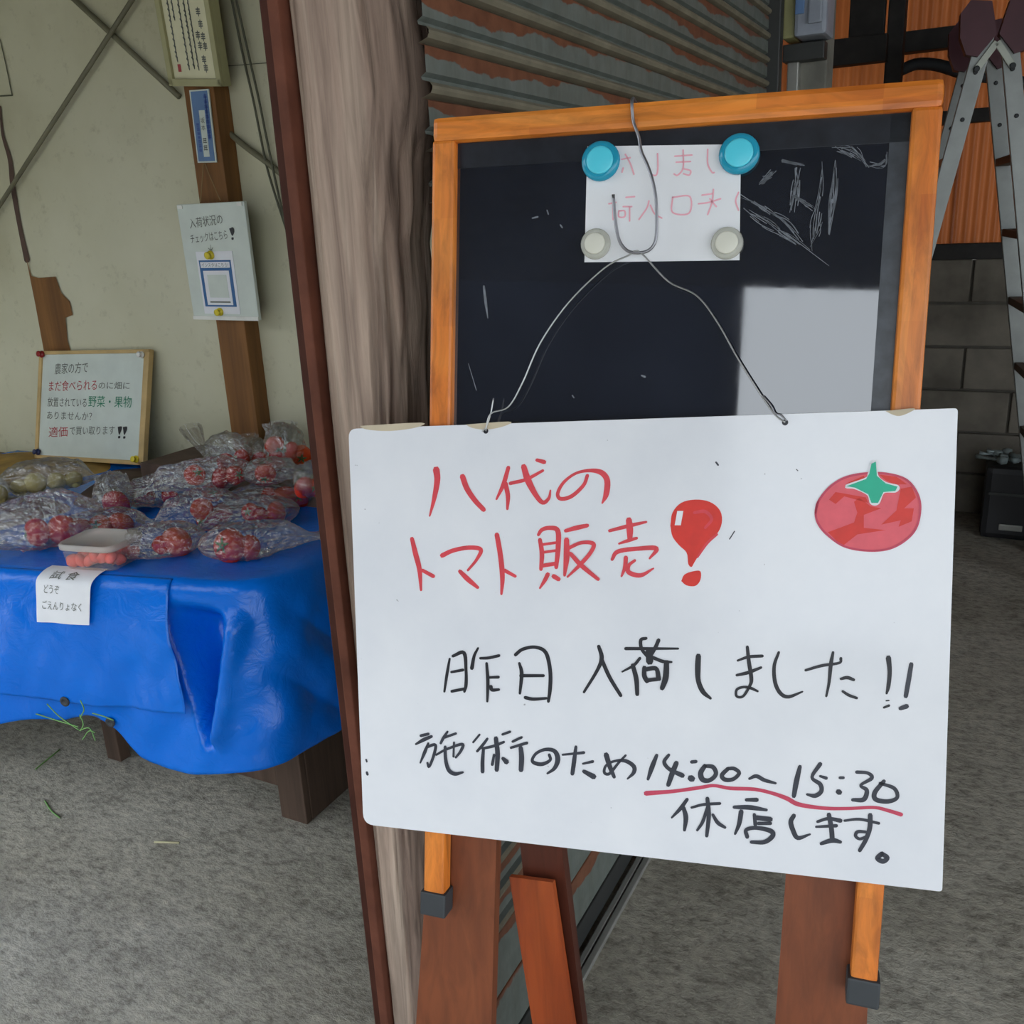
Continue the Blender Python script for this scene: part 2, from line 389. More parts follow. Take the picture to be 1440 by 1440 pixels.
def bez(pts, k=8):
    """Catmull-Rom through points (any dimension)"""
    P = [np.asarray(p, float) for p in pts]
    if len(P) < 3: return [lerp(P[0], P[-1], i / 4) for i in range(5)]
    Q = [2 * P[0] - P[1]] + P + [2 * P[-1] - P[-2]]; out = []
    for i in range(1, len(Q) - 2):
        a, b, c, d = Q[i - 1:i + 3]
        for j in range(k):
            t = j / k; out.append(0.5 * (2 * b + (c - a) * t + (2 * a - 5 * b + 4 * c - d) * t * t + (3 * b - a - 3 * c + d) * t ** 3))
    return out + [P[-1]]
def stroke(mb, pts, surf, lift):
    """a marker stroke: pts (x, y, width) in 2-D; surf(x, y, lift) -> point"""
    Q = bez(pts, 6); L = []; Rr = []; n = len(Q)
    for i, q in enumerate(Q):
        t = Q[min(i + 1, n - 1)][:2] - Q[max(i - 1, 0)][:2]; t = t / (np.linalg.norm(t) + 1e-9); nn = np.array([-t[1], t[0]]); h = q[2] / 2
        L.append(q[:2] + nn * h); Rr.append(q[:2] - nn * h)
    t0 = unit(Q[0][:2] - Q[1][:2]) * Q[0][2] * 0.42; t1 = unit(Q[-1][:2] - Q[-2][:2]) * Q[-1][2] * 0.42
    m0, m1 = Q[0][:2], Q[-1][:2]
    head = [m0 + t0 + (L[0] - m0) * 0.55, m0 + t0 + (Rr[0] - m0) * 0.55]; tail = [m1 + t1 + (L[-1] - m1) * 0.55, m1 + t1 + (Rr[-1] - m1) * 0.55]
    L = [head[0]] + L + [tail[0]]; Rr = [head[1]] + Rr + [tail[1]]
    V = [surf(p[0], p[1], lift) for p in L] + [surf(p[0], p[1], lift) for p in Rr]; m = len(L)
    mb.add(V, [(i, i + 1, m + i + 1, m + i) for i in range(m - 1)])
def patch(mb, pts, surf, lift, smooth=True):
    P = [tuple(p) for p in pts]
    if smooth: P = [tuple(q) for q in bez(P + [P[0]], 4)[:-1]]
    mb.add([surf(x, y, lift) for x, y in P], [tuple(range(len(P)))])
def textmesh(body):
    c = bpy.data.curves.new('writing', 'FONT'); c.body = body; c.size = 1.0; c.resolution_u = 2
    o = bpy.data.objects.new('writing', c); COL.objects.link(o)
    dg = bpy.context.evaluated_depsgraph_get(); me = bpy.data.meshes.new_from_object(o.evaluated_get(dg))
    V = np.array([v.co[:2] for v in me.vertices]) if len(me.vertices) else np.zeros((0, 2)); Fc = [tuple(p.vertices) for p in me.polygons]
    bpy.data.objects.remove(o); bpy.data.curves.remove(c); bpy.data.meshes.remove(me)
    return V, Fc
def write(name, body, surf, box, mat, parent, lift=0.0008, skew=0.0):
    """writes body into box (u0, v0, u1, v1), v downwards, on surf(u, v, lift)"""
    V, Fc = textmesh(body)
    if len(V) == 0: return None
    mn, mx = V.min(0), V.max(0); u0, v0, u1, v1 = box
    P = (V - mn) / (mx - mn + 1e-9)
    W = [surf(u0 + (u1 - u0) * p[0], v1 - (v1 - v0) * p[1] + skew * p[0], lift) for p in P]
    return mk(name, W, Fc, mat, parent)
def planesurf(O, ux, uy, n):
    O, ux, uy, n = (np.asarray(a, float) for a in (O, ux, uy, n))
    return lambda u, v, l=0.0: O + ux * u + uy * v + n * l

# ================================================================== the building
ZC = 2.7
def struct(name, mb, mat, label=None, **k):
    o = mb.mk(name, mat, None, **k); o['kind'] = 'structure'
    if label: o['label'] = label
    return o
struct('floor', MB().box(-16, 16, -26, 5.3, -0.12, 0.0), 'concrete_floor', 'rough grey concrete floor')
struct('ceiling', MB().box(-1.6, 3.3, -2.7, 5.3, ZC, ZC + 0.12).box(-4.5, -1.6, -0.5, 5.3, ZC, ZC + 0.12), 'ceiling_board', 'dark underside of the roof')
wall_back = struct('wall_back', MB().box(-4.4, -0.80, 2.30, 2.40, 0, ZC), 'cream_wall', 'stained cream panel wall behind the tomato table')
struct('wall_left', MB().box(-4.5, -4.4, 0.2, 5.3, 0, ZC), 'cream_wall', 'cream wall at the left end of the bay')
struct('wall_right', MB().box(3.2, 3.3, 2.2, 5.3, 0, ZC), 'side_wall', 'plain wall at the right end of the shed')
struct('wall_opposite', MB().box(-14, 0.50, -9.6, -9.3, 0, 5.2), 'house_wall', 'dark house wall across the yard')

# rear wall: concrete blocks below, corrugated translucent sheets above
YR = 5.15
wall_rear = struct('wall_rear', MB().box(-4.4, 3.2, YR + 0.02, YR + 0.12, 0, 1.28), 'mortar', 'rear wall of concrete blocks under orange corrugated sheets')
bl, bh = 0.45, 0.215
proto = None
for row in range(6):
    z0 = row * bh; off = (row % 2) * bl / 2
    for i in range(17):
        x0 = -4.4 + i * bl - off
        if x0 < -4.4 or x0 + bl > 3.2: continue
        c = np.array([x0 + bl / 2, YR + 0.055, z0 + bh / 2])
        c[1] += random.uniform(-0.006, 0.006)
        if proto is None:
            proto = MB().box(x0 + 0.006, x0 + bl - 0.006, YR, YR + 0.11, z0 + 0.006, z0 + bh - 0.006, 0.006).mk('concrete_block', 'block', wall_rear)
            WL[proto.name] = c; proto.location = c - WL[wall_rear.name]
        else: copy_of(proto, c, wall_rear)
proto = None
for i in range(11):
    x0 = -4.38 + i * 0.69
    def sh(u, v, x0=x0): return np.array([x0 + u * 0.70, YR + 0.03 + 0.009 * math.cos(u * 0.70 / 0.042 * 2 * math.pi) + (0.004 if i % 2 else 0), 1.30 + v * (ZC - 1.30)])
    if proto is None: proto = MB().grid(sh, 101, 2).mk('corrugated_sheet', 'orange_translucent_sheet', wall_rear, True); c0 = WL[proto.name]
    else: copy_of(proto, c0 + np.array([i * 0.69, 0.004 * (i % 2), 0]), wall_rear)
# sill timber between blocks and sheets, battens and posts of the rear wall
def pxbox(x0, y0, x1, y1, y, d, mbx=None):
    """box whose front face at depth y spans the given pixels"""
    a = ony((x0 + x1) / 2, y0, y)[2]; b = ony((x0 + x1) / 2, y1, y)[2]; l = ony(x0, (y0 + y1) / 2, y)[0]; r = ony(x1, (y0 + y1) / 2, y)[0]
    return (mbx or MB()).box(l, r, y, y + d, min(a, b), max(a, b), 0.004)
MB().box(-4.4, 3.2, YR - 0.04, YR + 0.02, 1.285, 1.36, 0.005).mk('sill_beam', 'dark_timber', wall_rear)
zb = ony(1310, 55, YR - 0.06)[2]
MB().box(-0.62, 3.2, YR - 0.07, YR + 0.015, zb - 0.045, zb + 0.045, 0.004).mk('batten', 'dark_timber', wall_rear)
zb = ony(1380, 161, YR - 0.06)[2]
MB().box(-0.62, 3.2, YR - 0.05, YR + 0.015, zb - 0.03, zb + 0.03, 0.004).mk('batten', 'dark_timber', wall_rear)
xp0, xp1 = ony(1246, 60, 4.9)[0], ony(1270, 60, 4.9)[0]
po = thing('timber_post', ((xp0 + xp1) / 2, 4.95, 0), 'dark timber post standing against the orange corrugated sheets', 'post')
MB().box(xp0, xp1, 4.9, 5.0, 0, ZC, 0.006).mk('shaft', 'dark_timber', po)
bm_ = pxbox(1120, 54, 1246, 92, 4.82, 0.08)
cb = bm_.mk('cross_beam', 'dark_timber'); tag(cb, 'dark horizontal beam fixed to the timber post', 'beam')
bm_ = pxbox(1196, -60, 1246, 52, 4.86, 0.05)
tag(bm_.mk('dark_board', 'dark_timber'), 'black upright board above the dark cross beam', 'board')
P = [ony(x, y, 5.04) for x, y in [(1268, 98), (1290, 90), (1320, 92), (1360, 104), (1405, 110), (1445, 118), (1500, 125)]]
tag(MB().tube(bez(P, 6), 0.028, 8).mk('black_hose', 'black_rubber', None, True), 'black hose sagging along the orange sheets behind the ladder', 'hose')

# ------------------------------------------------------------------ roller shutter
XS, PIT = -0.69, 0.0655
shut = thing('roller_shutter', (XS, 2.1, 0), 'grey green steel roller shutter with rust along its slats', 'shutter')
prof = [(-0.010, 0.0), (-0.002, 0.0025), (0.005, 0.005), (0.008, 0.010), (0.008, 0.014), (0.004, 0.0185), (-0.007, 0.0215), (-0.008, 0.026), (0.0, 0.0305), (0.0, 0.0620), (-0.004, 0.0642), (-0.010, 0.0650)]
z0 = 1.778 - 26 * PIT; Y0, Y1 = 1.125, 3.10; proto = None
for i in range(4, 40):
    zc = z0 + i * PIT
    if zc + PIT > ZC: break
    if proto is None:
        V = [(XS + x, y, zc + z) for y in (Y0, Y1) for x, z in prof]; n = len(prof)
        Fc = [(k, n + k, n + k + 1, k + 1) for k in range(n - 1)]
        proto = mk('slat', V, Fc, None, shut, mats=['shutter_paint', 'shutter_lip'], mi=[1 if k < 5 else 0 for k in range(n - 1)]); c0 = WL[proto.name]
    else: copy_of(proto, c0 + np.array([0, 0, (i - 4) * PIT]), shut)
MB().box(XS - 0.02, XS - 0.012, Y0 + 0.09, Y1, 0, ZC).mk('backing', 'dark_steel', shut)
MB().box(XS - 0.018, XS + 0.004, Y0, Y1, 0.012, z0 - 0.003, 0.003).mk('bottom_bar', 'dark_steel', shut)
MB().box(XS - 0.018, XS + 0.001, Y0, Y1, z0, z0 + 2 * PIT - 0.004, 0.003).mk('bottom_panel', 'shutter_paint', shut)
MB().box(XS - 0.018, XS + 0.001, Y0, Y1, z0 + 2 * PIT, z0 + 4 * PIT - 0.004, 0.003).mk('bottom_panel', 'shutter_paint', shut)
MB().box(-0.676, -0.663, 1.2, Y1, 0, 0.014, 0.002).mk('floor_rail', 'grey_aluminium', shut)
MB().box(-0.659, -0.645, 1.2, Y1, 0, 0.014, 0.002).mk('floor_rail', 'grey_aluminium', shut)
MB().box(XS - 0.05, XS + 0.035, Y1 - 0.01, Y1 + 0.035, 0, ZC, 0.004).mk('side_guide', 'dark_steel', shut)

# ------------------------------------------------------------------ log pillar and its trim
YP = 1.12
edge = [(-60, 586), (0, 588), (55, 597), (100, 603), (135, 606), (170, 603), (230, 597), (290, 599), (340, 595), (420, 600), (590, 598), (800, 600), (1100, 606), (1440, 618), (1600, 622)]
ez = [(onpl(x, y, (0, YP + 0.09, 0), (0, 1, 0))[2], onpl(x, y, (0, YP + 0.09, 0), (0, 1, 0))[0]) for y, x in edge][::-1]
def redge(z): return float(np.interp(z, [e[0] for e in ez], [e[1] for e in ez]))
pil = thing('log_pillar', (-0.8, YP + 0.1, 0), 'weathered grey log pillar behind the blackboard and white sign', 'pillar')
NZ, NA = 150, 72; V = []
for j in range(NZ + 1):
    z = ZC * j / NZ; xl, xr = -0.905, min(redge(z), -0.66); cx, hx = (xl + xr) / 2, (xr - xl) / 2
    for k in range(NA):
        a = 2 * math.pi * k / NA; ca, sa = math.cos(a), math.sin(a)
        e = 0.28 if ca < 0 else 0.7
        ux = math.copysign(abs(ca) ** e, ca); uy = math.copysign(abs(sa) ** e, sa)
        x = cx + hx * ux; y = YP + 0.07 + 0.07 * uy
        d = 0.006 * noise.noise(Vector((ca * 5, sa * 5, z * 1.3))) + 0.003 * noise.noise(Vector((ca * 16, sa * 16, z * 2.1)))
        if ca > 0.2: d += 0.020 * abs(sa) * noise.noise(Vector((ca * 7, sa * 7 + 4, z * 4.4))) + 0.010 * ca * noise.noise(Vector((ca * 18, sa * 18 + 4, z * 6)))
        V.append((x + ca * d, y + sa * d, z))
Fc = [(j * NA + k, j * NA + (k + 1) % NA, (j + 1) * NA + (k + 1) % NA, (j + 1) * NA + k) for j in range(NZ) for k in range(NA)]
mk('trunk', V, Fc, 'weathered_log', pil, True)
tr = struct('trim_1', MB().box(-0.924, -0.905, 1.105, 1.26, 0, ZC, 0.003), 'trim_brown', 'reddish brown door trim along the log pillar')
MB().box(-0.948, -0.9245, 1.118, 1.26, 0, ZC, 0.003).mk('trim_strip', 'trim_dark', tr)
MB().box(-0.952, -0.9485, 1.124, 1.26, 0, ZC, 0.001).mk('trim_strip', 'trim_edge', tr)

# ------------------------------------------------------------------ column at the far end of the shutter
yc = 3.28
xa, xb = ony(1124, 90, yc)[0], ony(1163, 90, yc)[0]
colm = thing('painted_column', ((xa + xb) / 2, yc + 0.06, 0), 'grey painted column at the far end of the shutter', 'column')
MB().box(xa, xb, yc, yc + 0.12, 0, ZC, 0.006).mk('shaft', 'column_paint', colm)
xc0, xc1 = ony(1108, 90, yc - 0.02)[0], ony(1124, 90, yc - 0.02)[0]
zt = ony(1115, 71, yc - 0.02)[2]
du = thing('cable_duct', ((xc0 + xc1) / 2, yc, 0), 'light grey cable duct running down the painted column', 'duct')
MB().box(xc0, xc1, yc - 0.03, yc + 0.04, 0, zt, 0.004).mk('body', 'grey_aluminium', du)
yb = yc - 0.14
def q(px, py, y=yb): return ony(px, py, y)
eb = thing('meter_box', q(1130, 50), 'cream and blue grey electric meter box on the painted column', 'meter box')
b0, b1 = q(1117, 20)[0], q(1163, 20)[0]; zl = q(1135, 50)[2]
MB().box(b0, b1, yb, yc - 0.002, zl, zl + 0.34, 0.012).mk('grey_case', 'box_grey', eb)
b2 = q(1098, 20)[0]; zl2 = q(1105, 53)[2]
MB().box(b2, b0 - 0.001, yb + 0.02, yc, zl2, zl2 + 0.36, 0.008).mk('cream_case', 'box_cream', eb)
w0, w1 = q(1119, 0)[0], q(1132, 0)[0]; zw = q(1125, 20)[2]
MB().box(w0, w1, yb - 0.006, yb, zw, zw + 0.1, 0.003).mk('window', 'plate_blue', eb)
xr = q(1137, 20)[0]
MB().box(xr, b1 - 0.012, yb - 0.012, yb, zl + 0.03, zl + 0.3, 0.006).mk('cover', 'box_grey', eb)
MB().box(xc0 - 0.01, xb, yc - 0.06, yc, zl - 0.055, zl - 0.005, 0.004).mk('bracket', 'dark_steel', eb)

# ================================================================== white sign, blackboard, stand
def rect_pose(q, width):
    r = [ray(*p) for p in q]; s = np.linalg.solve(np.array([r[0], -r[1], r[2]]).T, r[3])
    Pq = [r[0] * s[0], r[1] * s[1], r[2] * s[2], r[3]]; k = width / np.linalg.norm(Pq[1] - Pq[0])
    return [CAM + p * k for p in Pq]
SG = rect_pose([(490, 603), (1347, 574), (1325, 1254), (511, 1159)], 0.73)
NB = unit(np.cross(SG[1] - SG[0], SG[3] - SG[0]))          # points away from the camera, into the blackboard
def pl(px, py, off=0.0): return onpl(px, py, SG[0] + NB * off, NB)
def signsurf(px, py, lift=0.0): return pl(px, py) - NB * lift
def rounded(pts, rad, k=5):
    out = []; n = len(pts)
    for i in range(n):
        a, b, c = (np.asarray(pts[(i + d) % n], float) for d in (-1, 0, 1))
        r = rad[i]
        if r <= 0: out.append(b); continue
        p, q_ = b + unit(a - b) * r, b + unit(c - b) * r
        for j in range(k + 1):
            t = j / k; out.append((1 - t) ** 2 * p + 2 * t * (1 - t) * b + t * t * q_)
    return out
def slab(name, outline, thick, n, mat, parent, back=None):
    O = [np.asarray(p, float) for p in outline]; m = len(O)
    V = O + [p + n * thick for p in O]
    Fc = [tuple(range(m))[::-1], tuple(range(m, 2 * m))] + [(i, (i + 1) % m, m + (i + 1) % m, m + i) for i in range(m)]
    mi = [0, 1] + [1] * m if back else None
    return mk(name, V, Fc, mat, parent, mats=[mat, back] if back else None, mi=mi)
sign = thing('hanging_sign', (SG[2] + SG[3]) / 2, 'white handwritten tomato sale sign hanging in front of the blackboard', 'sign')
slab('panel', rounded(SG, [0.012, 0.004, 0.004, 0.016]), 0.004, NB, 'white_signboard', sign, 'board_core')
for px0, px1, py in ((506, 592, 598), (655, 716, 596), (1245, 1285, 577)):      # chipped top edge showing the board's core
    mb = MB(); patch(mb, [(px0, py + 1), (px1, py - 2 + (px1 - px0) * -0.02), (px1 - 6, py + 3), ((px0 + px1) / 2, py + 8), (px0 + 10, py + 6)], signsurf, 0.0003); mb.mk('chipped_edge', 'board_core', sign)

def crop(x0, y0, s): return lambda pts: [(x0 + p[0] / s, y0 + p[1] / s) + ((p[2] / s,) if len(p) > 2 else ()) for p in pts]
A = crop(540, 620, 3.6); B = crop(900, 620, 3.2727); Cc = crop(600, 870, 4); D = crop(950, 880, 3.892); E = crop(570, 1010, 4); Fq = crop(890, 1050, 3.512); G = crop(800, 170, 4.9655)
CH = [
 (A, 'red_ink', 'red', [[(265,145,34),(270,200,30),(255,290,22),(232,380,8)], [(398,180,28),(420,240,28),(460,300,26),(505,348,24)]]),
 (A, 'red_ink', 'red', [[(630,135,20),(605,220,22),(570,295,10)], [(615,215,24),(628,280,22),(625,345,12)], [(640,215,18),(720,195,18),(805,150,14)], [(708,130,28),(730,200,34),(770,275,26),(805,312,22),(835,290,16),(843,250,8)], [(775,97,18),(812,107,22)]]),
 (A, 'red_ink', 'red', [[(1030,175,18),(1010,225,18),(950,280,20),(895,293,20),(880,265,18),(910,210,16),(970,165,14),(1040,150,18),(1100,160,28),(1130,200,30),(1125,270,28),(1105,315,8)]]),
 (A, 'red_ink', 'red', [[(142,495,20),(160,570,26),(180,650,24),(188,755,12)], [(195,655,18),(250,685,20)]]),
 (A, 'red_ink', 'red', [[(295,580,24),(350,555,22),(430,540,22),(490,550,22),(470,600,16),(425,655,12)], [(385,660,20),(425,700,26),(475,742,16)]]),
 (A, 'red_ink', 'red', [[(572,475,24),(590,580,26),(600,690,24),(595,775,12)], [(610,655,20),(665,685,16)]]),
 (A, 'red_ink', 'red', [[(782,475,16),(800,450,20),(840,440,22),(880,455,26),(882,540,26),(872,640,20)], [(790,500,20),(800,570,24),(795,650,18)], [(800,525,14),(870,515,14)], [(800,565,14),(870,555,14)], [(800,632,20),(875,620,20)], [(830,675,22),(815,705,20),(790,745,10)], [(860,685,24),(885,700,22)],
   [(920,455,18),(975,440,24),(1030,428,20)], [(925,500,26),(925,590,30),(915,680,14)], [(930,545,18),(1000,515,18),(1060,520,22),(1050,560,20),(1000,620,20),(930,688,10)], [(945,570,20),(1000,630,24),(1085,700,18)]]),
 (A, 'red_ink', 'red', [[(1142,455,16),(1240,430,20),(1328,410,12)], [(1240,400,30),(1245,450,34),(1245,500,24)], [(1190,520,10),(1235,505,18),(1280,492,14)], [(1155,600,16),(1185,560,22),(1290,545,22),(1380,545,24),(1345,595,10)], [(1225,590,22),(1220,640,20),(1203,685,10)], [(1270,605,14),(1240,630,18),(1240,665,24),(1300,680,22),(1365,645,8)]]),
 (Cc, 'black_ink', 'black', [[(130,225,10),(115,310,14),(100,410,10)], [(148,210,14),(210,192,18),(222,290,14),(222,370,16),(213,410,12)], [(140,300,12),(205,288,14)], [(142,408,14),(210,395,14)], [(290,165,10),(268,210,14),(255,278,18)], [(303,222,12),(350,220,14),(408,207,14)], [(338,250,12),(345,350,16),(342,465,10)], [(355,330,12),(405,328,14)], [(362,380,16),(370,400,16),(408,398,12)]]),
 (Cc, 'black_ink', 'black', [[(500,203,16),(540,172,16),(610,160,16),(670,190,18),(695,290,18),(695,390,18),(685,465,14)], [(522,250,12),(535,310,18),(525,420,12)], [(530,320,16),(658,320,14)], [(555,443,16),(600,452,16),(675,447,12)]]),
 (Cc, 'black_ink', 'black', [[(968,155,16),(985,220,20),(960,290,16),(885,413,12)], [(985,230,18),(1030,330,18),(1092,432,16)]]),
 (Cc, 'black_ink', 'black', [[(1120,168,16),(1260,168,14),(1415,168,10)], [(1235,110,14),(1205,120,16),(1210,170,16),(1245,215,16)], [(1305,120,18),(1285,165,18),(1255,210,22)], [(1250,180,30),(1255,240,34)], [(1200,222,14),(1165,262,14),(1100,298,8)], [(1160,262,20),(1180,340,22),(1185,425,18)], [(1265,215,16),(1330,240,16),(1378,243,10)], [(1350,245,24),(1345,330,28),(1325,390,22)], [(1225,275,20),(1225,320,22),(1240,350,22)], [(1228,285,20),(1290,280,20),(1305,330,22)], [(1245,345,18),(1310,338,18)]]),
 (D, 'black_ink', 'black', [[(125,165,24),(122,230,26),(125,300,22),(150,360,22),(192,397,12)]]),
 (D, 'black_ink', 'black', [[(340,190,10),(400,170,14),(475,165,14)], [(335,270,12),(400,255,16),(468,228,12)], [(393,115,14),(402,200,18),(415,290,18),(405,330,14),(370,385,12),(335,385,12),(335,350,12),(370,335,12),(410,340,14),(450,358,10)]]),
 (D, 'black_ink', 'black', [[(565,145,12),(540,220,16),(545,310,18),(575,370,18),(620,388,16),(695,360,8)]]),
 (D, 'black_ink', 'black', [[(712,243,12),(800,218,14),(895,203,12),(905,178,14)], [(862,145,12),(850,210,18),(840,310,14),(825,385,10)], [(905,290,12),(940,283,16),(975,295,14)], [(915,358,12),(950,380,14),(992,395,12)]]),
 (D, 'black_ink', 'black', [[(1165,175,24),(1172,250,20),(1165,330,18),(1155,370,10)], [(1140,447,10),(1168,436,12)], [(1152,410,6),(1168,408,6)]]),
 (D, 'grey_ink', 'black', [[(1290,210,20),(1275,300,22),(1260,385,20)], [(1230,452,18),(1265,440,22)]]),
 (E, 'grey_ink', 'black', [[(88,98,14),(130,88,14)], [(60,145,10),(105,120,18),(148,102,14)], [(130,140,10),(110,190,16),(85,250,8)], [(125,160,14),(170,150,14),(160,210,14),(135,272,12),(125,250,10)], [(238,75,10),(215,110,14),(200,140,12)], [(215,110,12),(285,85,12)], [(175,205,10),(230,175,12),(320,145,14),(315,180,14),(285,220,10)], [(275,135,10),(272,215,10)], [(225,160,14),(228,230,16),(245,290,18),(280,312,18),(325,303,10)]]),
 (E, 'grey_ink', 'black', [[(418,92,10),(382,135,10)], [(462,115,12),(440,145,14),(405,185,12)], [(440,175,14),(435,240,18),(435,300,18)], [(435,170,12),(500,155,14),(555,133,12)], [(510,112,20),(520,200,22),(515,290,20)], [(500,205,12),(490,260,14)], [(550,225,16),(570,245,24)], [(548,90,12),(590,75,12)], [(605,130,12),(655,107,12)], [(595,165,12),(685,138,14)], [(650,165,20),(655,220,24),(652,290,22)]]),
 (E, 'grey_ink', 'black', [[(810,205,14),(815,235,14),(770,258,18),(725,250,18),(715,230,14),(740,195,14),(790,175,16),(840,185,20),(858,230,24),(840,280,18),(800,310,10)]]),
 (E, 'grey_ink', 'black', [[(885,205,10),(1005,193,14)], [(960,160,14),(950,240,20),(940,312,18)], [(1000,255,10),(1055,243,14)], [(1005,298,18),(1060,328,26)]]),
 (E, 'grey_ink', 'black', [[(1130,205,24),(1150,270,22),(1175,330,16)], [(1240,208,10),(1200,250,12),(1150,310,14),(1120,305,14),(1130,265,12),(1180,240,12),(1240,240,18),(1285,270,20),(1285,305,18),(1250,340,8)]]),
 (Fq, 'grey_ink', 'black', [[(118,42,14),(95,100,20),(75,160,12)], [(178,40,12),(155,75,16),(180,110,16),(245,142,20)], [(215,80,20),(195,130,22),(175,188,18)]]),
 (Fq, 'grey_ink', 'black', [[(290,75,14),(312,73,14)], [(285,155,26),(293,158,26)]]),
 (Fq, 'grey_ink', 'black', [[(355,95,18),(335,130,22),(345,162,22),(380,165,18),(410,135,18),(395,100,18),(355,95,14)], [(470,108,16),(440,140,18),(455,162,18),(495,160,16),(525,130,16),(500,108,16),(470,108,14)]]),
 (Fq, 'grey_ink', 'black', [[(575,158,10),(610,145,16),(650,165,16),(705,180,10)]]),
 (Fq, 'grey_ink', 'black', [[(825,98,16),(808,170,22),(795,243,18)], [(925,85,18),(885,150,14),(925,185,18),(930,220,18),(900,242,18),(860,235,10)], [(925,145,10),(955,155,14)]]),
 (Fq, 'grey_ink', 'black', [[(1022,153,12),(1040,153,12)], [(1014,222,22),(1021,225,22)]]),
 (Fq, 'grey_ink', 'black', [[(1105,125,14),(1160,130,14),(1180,155,16),(1125,190,12),(1155,215,18),(1140,260,20),(1085,262,14)], [(1240,170,16),(1195,225,20),(1200,260,20),(1260,270,18),(1305,250,16),(1290,205,16),(1220,180,12)]]),
 (Fq, 'grey_ink', 'black', [[(268,260,14),(235,305,16),(192,350,8)], [(250,300,16),(262,350,20),(255,412,12)], [(290,300,10),(350,285,12),(430,280,12)], [(368,255,16),(375,340,18),(365,440,14)], [(368,300,12),(345,370,14),(318,412,10)], [(395,335,12),(420,375,16),(455,398,12)]]),
 (Fq, 'grey_ink', 'black', [[(560,262,14),(612,262,18)], [(500,298,14),(580,300,20),(660,312,12)], [(535,320,20),(525,380,18),(505,430,10)], [(600,335,14),(605,385,16)], [(610,350,20),(680,358,20)], [(620,378,14),(680,378,14)], [(565,445,16),(560,410,16),(610,400,16),(680,415,20),(690,440,20),(650,470,18),(585,470,14)]]),
 (Fq, 'grey_ink', 'black', [[(795,340,18),(780,370,20),(790,410,20),(815,450,18),(875,432,8)]]),
 (Fq, 'grey_ink', 'black', [[(912,370,12),(965,355,14),(1025,365,18)], [(905,395,10),(1005,390,14)], [(968,335,18),(980,400,20),(985,460,20)], [(930,478,14),(985,462,20),(1025,470,14)]]),
 (Fq, 'grey_ink', 'black', [[(1045,365,10),(1120,358,12),(1215,378,12)], [(1172,338,20),(1170,400,20),(1150,460,18),(1120,512,16)], [(1150,420,12),(1110,420,14),(1100,440,14),(1120,455,12),(1150,445,12)]]),
 (Fq, 'grey_ink', 'black', [[(1230,528,20),(1208,550,20),(1235,566,20),(1256,548,20),(1230,528,18)]]),
]
for fn, mt, colr, sts in CH:
    mb = MB()
    for i, st in enumerate(sts): stroke(mb, [(x, y, w_ * (1.0 if mt == 'red_ink' else 1.22)) for x, y, w_ in fn(st)], signsurf, 0.0004 + 0.00006 * i)
    mb.mk('character', mt, sign)
mb = MB(); stroke(mb, Fq([(65,230,24),(200,220,18),(330,202,18),(400,192,16),(480,205,18),(600,210,18),(690,230,18),(760,255,22),(820,285,22),(940,303,18),(1060,305,16),(1190,300,16),(1260,315,18),(1325,335,20)]), signsurf, 0.0004)
tag(mb.mk('underline', 'plum_ink', sign), 'red underline below the opening break times')
ex = thing_part = MB(); patch(ex, B([(140,390),(150,330),(190,285),(255,270),(320,280),(365,315),(378,365),(360,420),(310,465),(280,510),(250,560),(237,580),(222,565),(215,515),(180,480),(150,440)]), signsurf, 0.0004)
patch(ex, B([(190,645),(205,615),(245,600),(278,600),(278,640),(255,667),(215,665)]), signsurf, 0.0004)
ex = tag(ex.mk('exclamation_mark', 'deep_red_ink', sign), 'fat red exclamation mark drawn like a balloon')
mb = MB(); patch(mb, B([(172,322),(200,322),(188,388),(160,388)]), signsurf, 0.0008, False); mb.mk('highlight', 'paper', ex)
mb = MB()
for st in ([(250,330,14),(300,325,16),(330,360,14),(300,400,12)], [(355,430,10),(310,470,12),(265,535,8)]): stroke(mb, B(st), signsurf, 0.0006)
mb.mk('streak', 'red_ink', ex)
tm = MB(); oval = [(808,330),(820,280),(870,215),(940,170),(1030,150),(1130,150),(1220,175),(1270,230),(1290,300),(1275,390),(1230,450),(1150,495),(1050,505),(940,485),(860,430),(820,380)]
patch(tm, B(oval), signsurf, 0.0004); tm = tag(tm.mk('tomato_drawing', 'pink_ink', sign), 'round red tomato drawn with felt pen')
mb = MB()
for pg in ([(865,420),(985,375),(1000,330),(985,280),(1010,260),(1060,300),(1110,310),(1030,340),(1030,400),(1130,410),(1000,430),(930,485)], [(1110,385),(1180,320),(1200,220),(1250,210),(1270,260),(1215,310),(1260,310),(1250,370),(1190,395),(1200,365)],
           [(870,270),(900,235),(1040,260),(1050,285),(940,255),(900,290)], [(950,195),(1030,160),(1040,185),(980,195)], [(1100,155),(1180,165),(1230,200),(1170,200),(1130,180)]): patch(mb, B(pg), signsurf, 0.0007, False)
mb.mk('shading', 'deep_red_ink', tm)
mb = MB(); stroke(mb, B([p + (10,) for p in oval + oval[:2]]), signsurf, 0.0009); mb.mk('outline', 'plum_ink', tm)
cal = [(1065,105),(1085,95),(1090,160),(1130,195),(1185,210),(1175,230),(1120,235),(1095,285),(1065,285),(1050,245),(990,215),(950,208),(1040,175),(1055,150)]
mb = MB(); stroke(mb, B([p + (14,) for p in cal + cal[:1]]), signsurf, 0.0011); mb.mk('white_edge', 'paper', tm)
mb = MB(); patch(mb, B(cal), signsurf, 0.0014, False); mb.mk('leaf_star', 'green_ink', tm)
